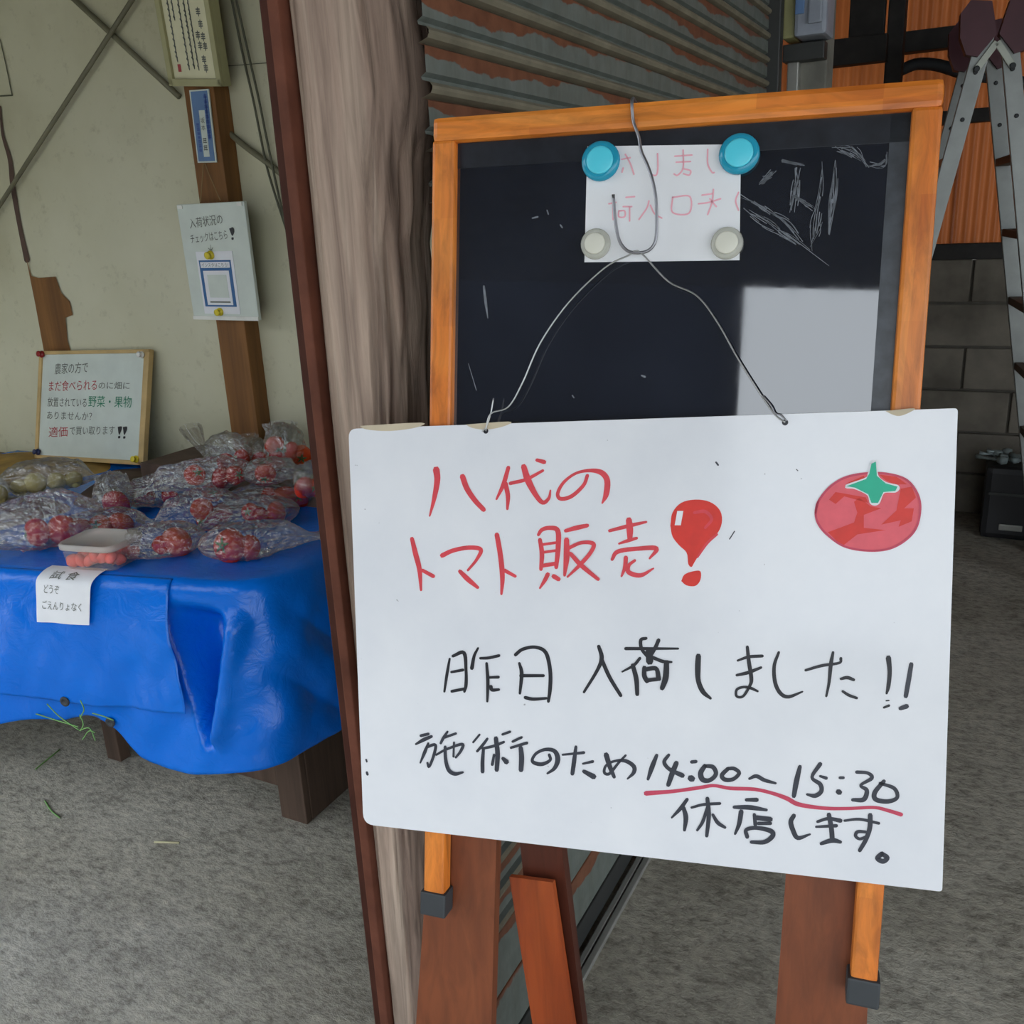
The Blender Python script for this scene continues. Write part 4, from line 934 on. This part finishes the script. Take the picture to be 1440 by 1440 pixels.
e1 = eyelet(113, 985, 0.018); e2 = eyelet(166, 1016, 0.006)
gb = thing('grass_tuft', e1, 'green grass stalks tied through the tarpaulin eyelets', 'grass')
mid = ony(112, 1030, e1[1] - 0.02)
for a, b, c in (((66, 990), (84, 1008), (112, 1027)), ((48, 1003), (80, 1013), (110, 1022)), ((113, 985), (118, 998), (112, 1010)), ((112, 1005), (117, 1018), (113, 1028)), ((130, 1003), (145, 1007), (160, 1013)), ((112, 1027), (126, 1024), (134, 1042)), ((116, 1040), (125, 1028), (134, 1030))):
    MB().tube(bez([ony(*q_, e1[1] - 0.015) for q_ in (a, b, c)], 5), [0.0016] * 10 + [0.0009], 5).mk('stalk', 'grass_green', gb, True)
for pts, lb in ((((50, 1082), (58, 1075), (84, 1054)), 'pale grass stalk lying on the floor below the tarpaulin eyelets'), (((63, 1126), (72, 1140), (84, 1150)), 'green grass blade lying on the floor farther from the table')):
    P = [onz(*q_, 0.004) for q_ in pts]; tag(MB().tube(bez(P, 5), 0.0022, 5).mk('grass_stalk', 'grass_green', None, True), lb, 'grass')
tag(MB().tube([onz(217, 1184, 0.004), onz(236, 1184.5, 0.005), onz(252, 1185, 0.004)], 0.0028, 6).mk('straw', 'straw', None, True), 'single pale straw lying on the concrete floor', 'straw')
# paper slip over the table edge
sl0, sl1 = s_at(66, 0.70), s_at(141, 0.77)
def slip(u, v, l=0.0):
    d = -0.012 + v * 0.150
    sv = lerp(sl0, sl1, u) - 0.02 * v * u
    p = drape(sv, max(d, 0.0), 0.026 + l * 1.0 if d > 0.03 else 0.018 * max(d, 0) / 0.03 + 0.008 + l)
    p[2] += 0.004 + l * 0.6
    if d < 0: nn = rimpt(sv)[1]; p = p + np.array([-nn[0], -nn[1], 0]) * (-d)
    return p
ps = thing('paper_slip', slip(0.5, 0.5), 'small white handwritten slip hanging over the front edge of the tarpaulin', 'paper')
MB().grid(slip, 12, 20).mk('sheet', 'paper', ps, True)
write('writing', '試 食', slip, (0.22, 0.15, 0.70, 0.28), 'faded_ink', ps, 0.0016)
write('writing', 'どうぞ', slip, (0.16, 0.38, 0.44, 0.52), 'faded_ink', ps, 0.0016)
write('writing', 'ごえんりょなく', slip, (0.12, 0.64, 0.86, 0.78), 'faded_ink', ps, 0.0016)

# leaning whiteboard
s, n = board_surf((57, 494), (212, 491), (50, 645), 2.27, 2.17)
wb = thing('small_whiteboard', s(0.5, 1), 'pine framed whiteboard with coloured handwriting leaning on the cream wall', 'whiteboard')
board('panel', s, n, 'card_white', wb, 0.02, 0.02, 0.97, 0.98, -0.010, 0.0)
for u0, v0, u1, v1 in ((0, 0, 0.028, 1), (0.955, 0, 1, 1), (0, 0, 1, 0.032), (0, 0.962, 1, 1)): board('frame_side', s, n, 'pine_frame', wb, u0, v0, u1, v1, -0.014, 0.006, 0.002)
def wr(body, u0, v0, u1, v1, mat, sk=-0.015): write('writing', body, s, (u0, v0, u1, v1), mat, wb, 0.001, sk)
wr('農家の方で', 0.15, 0.115, 0.46, 0.215, 'faded_ink')
wr('まだ食べられる', 0.10, 0.275, 0.55, 0.37, 'crimson_ink'); wr('のに畑に', 0.565, 0.28, 0.84, 0.345, 'faded_ink', 0.0)
wr('放置されている', 0.095, 0.425, 0.465, 0.51, 'faded_ink', 0.0); wr('野菜・果物', 0.48, 0.405, 0.865, 0.505, 'forest_ink', 0.0)
wr('ありませんか？', 0.095, 0.555, 0.52, 0.625, 'faded_ink', 0.0)
wr('適価', 0.12, 0.70, 0.30, 0.795, 'crimson_ink'); wr('で買い取ります', 0.32, 0.69, 0.73, 0.765, 'faded_ink', -0.02)
mb = MB()
for du in (0.0, 0.045): patch(mb, [(0.755 + du, 0.675), (0.79 + du, 0.67), (0.79 + du, 0.70), (0.77 + du, 0.745)], s, 0.001); patch(mb, [(0.763 + du, 0.757), (0.781 + du, 0.755), (0.781 + du, 0.773), (0.764 + du, 0.775)], s, 0.001)
mb.mk('exclamation_mark', 'black_ink', wb)
gN = 'corner magnets of the small whiteboard'
knob('magnet', s(0.035, 0.03, 0.007), n, 0.013, 'red_plastic', 'dark red magnet on the upper left whiteboard corner', gN)
knob('magnet', s(0.945, 0.05, 0.007), n, 0.012, 'white_plastic', 'white magnet on the upper right whiteboard corner', gN)
knob('magnet', s(0.04, 0.935, 0.007), n, 0.012, 'navy_plastic', 'dark blue magnet on the lower left whiteboard corner', gN)
knob('magnet', s(0.945, 0.95, 0.007), n, 0.013, 'yellow_plastic', 'yellow magnet on the lower right whiteboard corner', gN)

# cloth and cardboard at the rear of the table
def lump(pts, zb, h, seed, name, mat, label, cat):
    P = [onz(x, y, zb) for x, y in pts]; c = sum(P) / len(P); Q = [tuple(q_) for q_ in bez([p for p in P] + [P[0]], 6)[:-1]]; m = len(Q); V = []; rings = 8
    for j in range(rings + 1):
        k = 1 - j / rings
        for q_ in Q:
            x, y = lerp(c[0], q_[0], k), lerp(c[1], q_[1], k)
            V.append((x, min(y, 2.285), zb + h * (1 - k ** 3) * (0.7 + 0.5 * noise.noise(Vector((x * 11, y * 11, seed))))))
    Fc = [(j * m + i, j * m + (i + 1) % m, (j + 1) * m + (i + 1) % m, (j + 1) * m + i) for j in range(rings) for i in range(m)] + [tuple(range(m))]
    return tag(mk(name, V, Fc, mat, None, True), label, cat)
ZP = ZT + 0.008
lump([(-80, 648), (0, 638), (70, 636), (150, 648), (160, 662), (110, 676), (40, 690), (-60, 700)], ZP, 0.022, 2.0, 'mustard_cloth', 'yellow_cloth', 'crumpled mustard yellow cloth below the small whiteboard', 'cloth')
lump([(140, 672), (160, 660), (206, 657), (216, 668), (214, 690), (190, 712), (130, 715), (100, 706)], ZP, 0.014, 5.0, 'brown_sheet', 'brown_card', 'brown cardboard sheet on the table beside the mustard cloth', 'cardboard')
lump([(-50, 720), (0, 700), (60, 698), (100, 712), (80, 730), (10, 745), (-50, 760)], ZP, 0.010, 8.0, 'brown_sheet', 'brown_card', 'dark brown cardboard at the left end of the tarpaulin', 'cardboard')

# ------------------------------------------------------------------ bags of tomatoes
EX = R @ np.array([1.0, 0, 0]); EX = unit([EX[0], EX[1], 0]); EY = np.array([-EX[1], EX[0], 0.0])
TOM = []
def tomato_mesh():
    nu, nv = 26, 16; V = []
    for j in range(nv + 1):
        th = math.pi * j / nv
        for i in range(nu):
            a = 2 * math.pi * i / nu; lob = 1 + 0.025 * math.cos(5 * a) * math.sin(th) ** 2
            r = math.sin(th) * lob; z = 0.80 * math.cos(th) - 0.16 * math.exp(-(th / 0.35) ** 2)
            V.append((r * math.cos(a), r * math.sin(a), z))
    return V, [(j * nu + i, (j + 1) * nu + i, (j + 1) * nu + (i + 1) % nu, j * nu + (i + 1) % nu) for j in range(nv) for i in range(nu)]
TV, TF = tomato_mesh()
cV, cF = [], []
for k in range(5):
    a = 2 * math.pi * k / 5
    for rr, ww, zz in ((0.05, 0.10, 0.66), (0.30, 0.09, 0.76), (0.52, 0.02, 0.74)):
        for sg in (-1, 1): cV.append((rr * math.cos(a) - sg * ww * math.sin(a), rr * math.sin(a) + sg * ww * math.cos(a), zz))
    b = k * 6; cF += [(b, b + 2, b + 3, b + 1), (b + 2, b + 4, b + 5, b + 3)]
tproto = cproto = None
def tomato(c, r, label, rnd):
    global tproto, cproto
    if tproto is None:
        me = bpy.data.meshes.new('tomato'); me.from_pydata(TV, [], TF); me.materials.append(MATS['tomato_skin'])
        for p in me.polygons: p.use_smooth = True
        ce = bpy.data.meshes.new('calyx'); ce.from_pydata(cV, [], cF); ce.materials.append(MATS['calyx_green']); tproto, cproto = me, ce
    o = bpy.data.objects.new('tomato', tproto); COL.objects.link(o); finish(o, c); o.scale = (r, r, r)
    o.rotation_euler = (rnd.uniform(0.9, 2.4), rnd.uniform(-0.6, 0.6), rnd.uniform(0, 6.28))
    tag(o, label, 'tomato', 'bagged tomatoes')
    k = bpy.data.objects.new('calyx', cproto); COL.objects.link(k); k.parent = o; WL[k.name] = np.asarray(c)
def bag_mesh(c, axis, up, L, Wd, H, tail, seed, flare=1.0, lift=0.0):
    """pillow shaped bag body with a crumpled tail along +axis; c = middle of its underside"""
    ax = unit(axis); sd = np.cross(up, ax); nu, nv = 64, 60; V = []; T = tail
    for j in range(nv + 1):
        t = j / nv; x = lerp(-L / 2, L / 2 + T, t)
        if x < L / 2 - L * 0.12:
            k = (x + L / 2) / L; e = math.sin(math.pi * min(0.5, k * 1.25)) ** 0.55 if k < 0.4 else 1.0
            e *= 1 - 0.25 * sstep(0.55, 0.9, k); w_, h_ = Wd / 2 * e, H / 2 * e; cz = H / 2
        else:
            k = (x - L * 0.38) / (T + L * 0.12 + 1e-6); n0 = lerp(0.75, 0.34, sstep(0, 0.5, k)); n0 = lerp(n0, 0.62 * flare, sstep(0.55, 1, k))
            w_ = Wd / 2 * n0; h_ = H / 2 * lerp(0.75, 0.16, sstep(0, 0.6, k)) ; cz = lerp(H / 2, H * 0.16 + lift * k * k, sstep(0, 0.8, k))
        for i in range(nu):
            a = 2 * math.pi * i / nu; ca, sa = math.cos(a), math.sin(a)
            p = np.array([x * 9, ca * 2.2, sa * 2.2])
            d = 1 + 0.14 * noise.noise(Vector((x * 11, ca * 1.6, sa * 1.6 + seed))) + 0.26 * (0.35 - abs(noise.noise(Vector((x * 24, ca * 2.6 + seed, sa * 2.6))))) + 0.16 * (0.3 - abs(noise.noise(Vector((x * 50, ca * 5, sa * 5 + seed))))) + 0.05 * noise.noise(Vector((x * 110, ca * 11, sa * 11 + seed)))
            if t > 0.6: d += 0.35 * (t - 0.6) * math.sin(a * 9 + seed + x * 20)
            yy = w_ * ca * d; zz = cz + h_ * sa * d
            V.append(c + ax * x + sd * yy + up * max(zz, 0.001 + 0.0012 * (1 + ca)))
    Fc = [(j * nu + i, j * nu + (i + 1) % nu, (j + 1) * nu + (i + 1) % nu, (j + 1) * nu + i) for j in range(nv) for i in range(nu)] + [tuple(range(nu))[::-1]]
    return V, Fc
UP = np.array([0, 0, 1.0]); GB = 'clear bags of tomatoes on the table'
# centre px, base py, length px, height px, tail px, tail angle (deg, 0 = right, 180 = left, 90 = up), lift m, tomatoes (px, py, r px), label
BAGS = [
 (75, 776, 120, 78, 45, 172, 0.0, 'large frosted clear bag of pink tomatoes at the front left of the tarpaulin', 'the large frosted front left bag', [(52, 748, 19), (88, 745, 20), (112, 752, 18)]),
 (158, 762, 74, 36, 16, 175, 0.0, 'flat clear bag of orange red tomatoes right behind the lidded tub', 'the flat bag behind the lidded tub', [(142, 748, 17), (172, 746, 17)]),
 (252, 789, 50, 46, 12, 165, 0.0, 'clear bag holding a purplish tomato at the front between tub and corner', 'the front bag right of the lidded tub', [(250, 768, 21), (228, 766, 13)]),
 (335, 796, 66, 52, 60, 25, 0.03, 'clear bag holding a bright red tomato at the front right corner', 'the bag at the front right corner', [(324, 771, 23), (352, 772, 17)]),
 (262, 757, 100, 58, 30, 175, 0.05, 'clear bag of tomatoes with a silvery crumpled neck in the middle of the table', 'the silvery middle bag', [(294, 738, 18), (284, 716, 15), (312, 722, 14)]),
 (372, 750, 78, 42, 40, 200, 0.0, 'clear bag of split tomatoes behind the front right corner bag', 'the bag behind the front right corner', [(388, 722, 16), (366, 727, 15), (352, 720, 12)]),
 (160, 733, 58, 60, 14, 90, 0.07, 'upright clear bag with one orange red tomato in front of the brown cardboard', 'the upright bag by the brown cardboard', [(164, 712, 19)]),
 (208, 716, 50, 34, 20, 20, 0.0, 'small clear bag of pale tomatoes right of the upright bag', 'the small bag right of the upright one', [(204, 700, 13)]),
 (395, 722, 100, 40, 36, 185, 0.0, 'long clear bag of tomatoes along the right edge of the table', 'the long bag at the right edge', [(402, 702, 17), (424, 698, 15), (380, 700, 14)]),
 (265, 716, 84, 52, 26, 160, 0.08, 'crumpled clear bag with a tall twisted neck behind the silvery bag', 'the tall necked crumpled bag', [(300, 704, 14), (240, 700, 13)]),
 (305, 694, 80, 44, 20, 180, 0.0, 'smoky clear bag of tomatoes in the third row', 'the smoky third row bag', [(274, 668, 14), (310, 672, 14), (330, 668, 13)]),
 (372, 688, 60, 34, 14, 10, 0.0, 'clear bag with one orange ribbed tomato in the third row', 'the third row bag on the right', [(373, 666, 14)]),
 (430, 706, 44, 48, 20, 80, 0.04, 'clear bag of two red tomatoes pressed against the log pillar edge', 'the bag nearest the pillar', [(428, 686, 15), (446, 690, 13)]),
 (322, 668, 64, 52, 44, 128, 0.10, 'clear bag with a ruffled neck leaning against the brown post', 'the ruffled bag against the brown post', [(318, 650, 12), (340, 644, 12)]),
 (368, 662, 40, 40, 26, 100, 0.06, 'narrow clear bag with a shiny upright neck in the back row', 'the narrow back row bag', [(366, 650, 11)]),
 (408, 668, 72, 66, 34, 92, 0.09, 'ballooned clear bag of tomatoes at the back right of the table', 'the ballooned bag at the back right', [(388, 648, 14), (386, 626, 13), (424, 640, 14), (410, 634, 12)]),
]
# a shallow crate raises the bags at the back
kc = onz(380, 690, ZP); cr = thing('shallow_crate', (-2.02, 2.16, ZP), 'low brown crate under the bags at the back of the table', 'crate')
MB().box(-2.42, -1.66, 2.02, 2.285, ZP, ZP + 0.085, 0.004).mk('body', 'brown_card', cr)
rnd = random.Random(11)
for cx, by, lp, hp_, tp_, ang, lift, lab, short, toms in BAGS:
    base = onz(cx, by, ZP); zb = ZP
    if base[1] > 1.99:
        zb = ZP + 0.086; base = onz(cx, by, zb); base[1] = min(base[1], 2.14)
    k = (R.T @ (base - CAM))[2] / F; a = math.radians(ang)
    n_ = unit([ray(cx, by)[0], ray(cx, by)[1], 0]); ex_ = np.array([n_[1], -n_[0], 0.0])
    axis = unit(ex_ * math.cos(a) + n_ * (0.9 if 45 < ang < 135 else 0.04))
    t = thing('plastic_bag', base, lab, 'plastic bag', GB)
    names = {1: ['tomato'], 2: ['left tomato', 'right tomato'], 3: ['left tomato', 'middle tomato', 'right tomato'], 4: ['left tomato', 'second tomato from left', 'third tomato from left', 'right tomato']}[len(toms)]
    order = sorted(range(len(toms)), key=lambda i: toms[i][0])
    n_ = unit([ray(cx, by)[0], ray(cx, by)[1], 0]); bp2 = base + n_ * 0.05; TC = []
    for nm, i in zip(names, order):
        x, y, r = toms[i]; c = onpl(x, y, bp2, n_); r = r * k * 1.08; c[2] = max(c[2], zb + r * 0.88); c[1] = min(c[1], 2.27 - r)
        TC.append((c, r)); tomato(c, r, f'{nm} inside {short}', rnd)
    rm = max(r for c, r in TC); sp_ = [float((c - base) @ axis) for c, r in TC]
    lo = min(s_ - r for s_, (c, r) in zip(sp_, TC)) - 0.018; hi = max(s_ + r for s_, (c, r) in zip(sp_, TC)) + 0.03; hi += 0.28 * (hi - lo); lo -= 0.015
    lo = min(lo, (hi + lo) / 2 - lp * k * 0.5)
    mid = np.mean([c for c, r in TC], 0); mid = mid + axis * ((lo + hi) / 2 - (mid - base) @ axis); mid[2] = zb + 0.001
    H = max(hp_ * k, max(c[2] + r * 0.9 for c, r in TC) - zb + 0.016); Wd = max(2.5 * rm, hp_ * k * 0.8); mid[1] = min(mid[1], 2.28 - Wd / 2)
    V, Fc = bag_mesh(mid, axis, UP, hi - lo, Wd, H, tp_ * k * 1.1, rnd.uniform(0, 50), 1.3, lift)
    V = [np.array([v[0], min(v[1], 2.292), v[2]]) for v in V]
    mk('film', V, Fc, 'clear_plastic', t, False)
# bags of pale yellow fruit at the rear left
fr = None
for cx, by, lp, hp_, fruits, lab, short in (
    (70, 704, 118, 44, [(52, 690, 15), (82, 688, 13), (28, 690, 12), (106, 686, 12)], 'clear bag of pale yellow fruit in front of the small whiteboard', 'the bag before the whiteboard'),
    (-16, 724, 60, 40, [(-2, 704, 14), (-26, 706, 13)], 'clear bag of pale yellow fruit cut off by the left picture edge', 'the bag at the left picture edge')):
    base = onz(cx, by, ZP); k = (R.T @ (base - CAM))[2] / F
    n_ = unit([ray(cx, by)[0], ray(cx, by)[1], 0]); mid = base + n_ * hp_ * k * 0.4; mid[1] = min(mid[1], 2.10); mid[2] = ZP + 0.02
    t = thing('plastic_bag', mid, lab, 'plastic bag', 'bags of pale fruit')
    nm = ['leftmost', 'second', 'third', 'rightmost'] if len(fruits) == 4 else ['left', 'right']
    for q_, i in zip(nm, sorted(range(len(fruits)), key=lambda i: fruits[i][0])):
        x, y, r = fruits[i]; c = onpl(x, y, mid, n_); r *= k; c[2] = max(c[2], ZP + 0.02 + r)
        o = MB().lathe(c, (0.2, 0.3, 0.93), [(-r + 2 * r * j / 12, r * math.sqrt(max(0, 1 - (2 * j / 12 - 1) ** 2)) * 0.98) for j in range(13)], 20).mk('yellow_fruit', 'pale_fruit', None, True)
        tag(o, f'{q_} pale yellow fruit inside {short}', 'fruit', 'bagged pale yellow fruit')
    V, Fc = bag_mesh(mid, np.array([n_[1], -n_[0], 0.0]), UP, lp * k, hp_ * k * 1.1, hp_ * k * 1.05, 20 * k, rnd.uniform(0, 50), 1.1, 0.0)
    mk('film', V, Fc, 'clear_plastic', t, True)

# lidded tub of chopped tomato
tc0 = onz(150, 802, ZP); k = (R.T @ (tc0 - CAM))[2] / F; n_ = unit([ray(150, 812)[0], ray(150, 812)[1], 0])
tub = thing('lidded_tub', tc0, 'frosted lidded tub of chopped tomato at the front of the tarpaulin', 'tub')
ra = math.radians(-16); tx = EX * math.cos(ra) + EY * math.sin(ra); ty = np.array([-tx[1], tx[0], 0])
Lx, Ly, Hh = 0.165, 0.135, 0.058; tc = tc0 + n_ * 0.065
def rrect(c, lx, ly, r, z, n=6):
    out = []
    for sx, sy, a0 in ((1, 1, 0), (-1, 1, 90), (-1, -1, 180), (1, -1, 270)):
        for j in range(n + 1):
            a = math.radians(a0 + 90 * j / n); out.append(c + tx * (sx * (lx / 2 - r) + r * math.cos(a)) + ty * (sy * (ly / 2 - r) + r * math.sin(a)) + UP * z)
    return out
def rloft(rings):
    m = len(rings[0]); V = [p for r_ in rings for p in r_]
    return V, [(j * m + i, j * m + (i + 1) % m, (j + 1) * m + (i + 1) % m, (j + 1) * m + i) for j in range(len(rings) - 1) for i in range(m)] + [tuple(range(m))[::-1], tuple(range((len(rings) - 1) * m, len(rings) * m))]
V, Fc = rloft([rrect(tc, Lx * .84, Ly * .84, .02, 0.001), rrect(tc, Lx * .88, Ly * .88, .022, .006), rrect(tc, Lx * .96, Ly * .96, .026, Hh - .004), rrect(tc, Lx * .97, Ly * .97, .026, Hh)]); mk('body', V, Fc[:-1], 'frosted_tub', tub, True)
V, Fc = rloft([rrect(tc, Lx, Ly, .028, Hh - .006), rrect(tc, Lx * 1.02, Ly * 1.02, .03, Hh - .005), rrect(tc, Lx * 1.02, Ly * 1.02, .03, Hh + .006), rrect(tc, Lx * .99, Ly * .99, .03, Hh + .009), rrect(tc, Lx * .93, Ly * .93, .028, Hh + .009), rrect(tc, Lx * .90, Ly * .90, .026, Hh + .006)]); mk('lid', V, Fc, 'frosted_lid', tub, True)
pr = random.Random(4); pmesh = None
for i in range(24):
    u, v = (i % 6 - 2.5) / 6, (i // 6 - 1.5) / 4; z = pr.choice([0.016, 0.030])
    c = tc + tx * (u * Lx * 0.80) + ty * (v * Ly * 0.80) + UP * (z + pr.uniform(0, 0.006))
    if pmesh is None:
        bm = bmesh.new(); bmesh.ops.create_icosphere(bm, subdivisions=2, radius=0.0155)
        for v_ in bm.verts: v_.co *= 1.08 + 0.55 * noise.noise(v_.co * 60); v_.co.z *= 0.8
        pmesh = bpy.data.meshes.new('tomato_piece'); bm.to_mesh(pmesh); bm.free(); pmesh.materials.append(MATS['tomato_flesh'])
        for p in pmesh.polygons: p.use_smooth = True
    o = bpy.data.objects.new('tomato_piece', pmesh); COL.objects.link(o); finish(o, c); o.rotation_euler = (pr.uniform(0, 6), pr.uniform(0, 6), pr.uniform(0, 6))
    tag(o, 'chopped tomato piece inside the frosted lidded tub', 'tomato piece', 'chopped tomato in the tub')

# ================================================================== step ladder and tool case on the right
HZ = 2.10; ap = CAM + ray(1401, 60) * ((HZ - CAM[2]) / ray(1401, 60)[2]); apf = CAM + ray(1374, 90) * ((HZ - CAM[2]) / ray(1374, 90)[2])
ha = unit([apf[0] - ap[0], apf[1] - ap[1], 0]); lx_ = np.cross(ha, UP); WLD = 0.42          # hinge axis (away), sideways (right)
if lx_ @ EX < 0: lx_ = -lx_
lad = thing('step_ladder', (ap[0], ap[1], 0), 'aluminium step ladder with maroon top caps beside the blackboard', 'ladder')
LA = math.radians(10.5); topz = HZ + 0.045
def lpt(side, along, z, off=0.0):
    """side -1 left section, +1 right; along 0 near .. 1 far"""
    return np.array([ap[0], ap[1], 0]) + ha * along * (WLD) + lx_ * side * (0.035 + (topz - z) * math.tan(LA)) + UP * z + lx_ * off
for side in (-1, 1):
    for al in (0, 1):
        spread = 0.0
        a = lpt(side, al, topz); b = lpt(side, al, 0.02)
        dv = unit(b - a); wv = np.cross(ha, dv)
        stl = MB().obox(a - wv * 0.03 - ha * 0.012, b - a, wv * 0.06, ha * 0.024, 0.003).mk('stile', 'ladder_alu', lad)
        MB().obox(b - wv * 0.034 - ha * 0.016 - dv * 0.03, dv * 0.05, wv * 0.068, ha * 0.032, 0.003).mk('rubber_foot', 'black_rubber', stl)
        for z in (topz - 0.06, topz - 0.14, topz - 0.30):
            c = lpt(side, al, z) - ha * 0.013
            MB().lathe(c, -ha, [(0, 0.008), (0.003, 0.008), (0.005, 0.005)], 10).mk('rivet', 'black_rubber', stl)
    for z in (0.30, 0.58, 0.86, 1.14, 1.42, 1.70):
        a = lpt(side, 0, z); b = lpt(side, 1, z)
        MB().obox(a - lx_ * 0.028 - UP * 0.015 + ha * 0.013, b - a - ha * 0.026, lx_ * 0.056, UP * 0.03, 0.003).mk('tread', 'tread_brown' if side > 0 else 'ladder_alu', lad)
for al in (0, 1):
    o_ = -0.02 if al == 0 else 0.02
    c = lpt(0, al, topz - 0.055) ; c = np.array([ap[0], ap[1], HZ]) + ha * (al * WLD + o_)
    for side in (-1, 1):
        e = lpt(side, al, topz - 0.13) + ha * o_; d = e - c
        wv = unit(np.cross(ha, d)) * 0.024
        MB().obox(c - wv / 2 - ha * 0.003, d, wv, ha * 0.006, 0.002).mk('spreader_bar', 'ladder_bar', lad)
        MB().lathe(e - ha * 0.004, -ha, [(0, 0.011), (0.004, 0.011), (0.006, 0.007)], 10).mk('rivet', 'black_rubber', lad)
    for side in (-1, 1):
        base = np.array([ap[0], ap[1], topz]) + ha * (al * WLD - 0.03)
        pts = [(0.004, -0.02), (0.02, 0.05), (0.03, 0.09), (0.10, 0.10), (0.13, 0.06), (0.125, -0.02), (0.10, -0.08), (0.06, -0.09)]
        V = [base + lx_ * side * x + UP * (z - 0.0) for x, z in pts]; m = len(V); V = V + [v + ha * 0.06 for v in V]
        mk('top_cap', V, [tuple(range(m)), tuple(range(m, 2 * m))[::-1]] + [(i, m + i, m + (i + 1) % m, (i + 1) % m) for i in range(m)], 'maroon_plastic', lad)
# tool case
y0 = 4.78; xl = ony(1383, 690, y0)[0]
tcs = thing('tool_case', (xl + 0.25, y0 + 0.12, 0), 'black plastic tool case on the floor by the block wall', 'tool case')
hz = ony(1385, 655, y0)[2]
MB().box(xl, xl + 0.55, y0 - 0.02, min(y0 + 0.28, YR - 0.02), 0.0, hz, 0.03).mk('body', 'black_plastic', tcs)
MB().box(xl + 0.08, xl + 0.18, y0 - 0.028, y0 - 0.018, 0.05, 0.08, 0.004).mk('latch', 'grey_aluminium', tcs)
MB().box(xl + 0.02, xl + 0.53, y0 - 0.026, y0 - 0.016, hz * 0.62, hz * 0.66, 0.003).mk('seam_strip', 'dark_steel', tcs)
rt = random.Random(9)
for i in range(9):
    c = np.array([xl - 0.03 + i * 0.035, y0 + rt.uniform(0.02, 0.12), hz + 0.022 + 0.012 * (i % 3)]); d = np.array([rt.uniform(0.08, 0.16), rt.uniform(-0.08, 0.08), 0.0])
    if i == 0: c[0] = xl + 0.01
    t = thing('metal_tool', c, ['leftmost silvery tool lying on the black tool case', 'silvery tool, second from the left on the tool case', 'silvery tool, third from the left on the tool case'][i] if i < 3 else 'silvery hand tool in the heap on the black tool case', 'tool', 'tools on the black case')
    MB().tube([c - d / 2, c - d / 4, c + d / 4, c + d / 2], [0.014, 0.008, 0.008, 0.016], 8).mk('shank', 'tool_metal', t, True)
    MB().lathe(c + d / 2, d, [(-0.02, 0.014), (0.0, 0.021), (0.02, 0.015)], 10).mk('head', 'tool_metal', t, True)
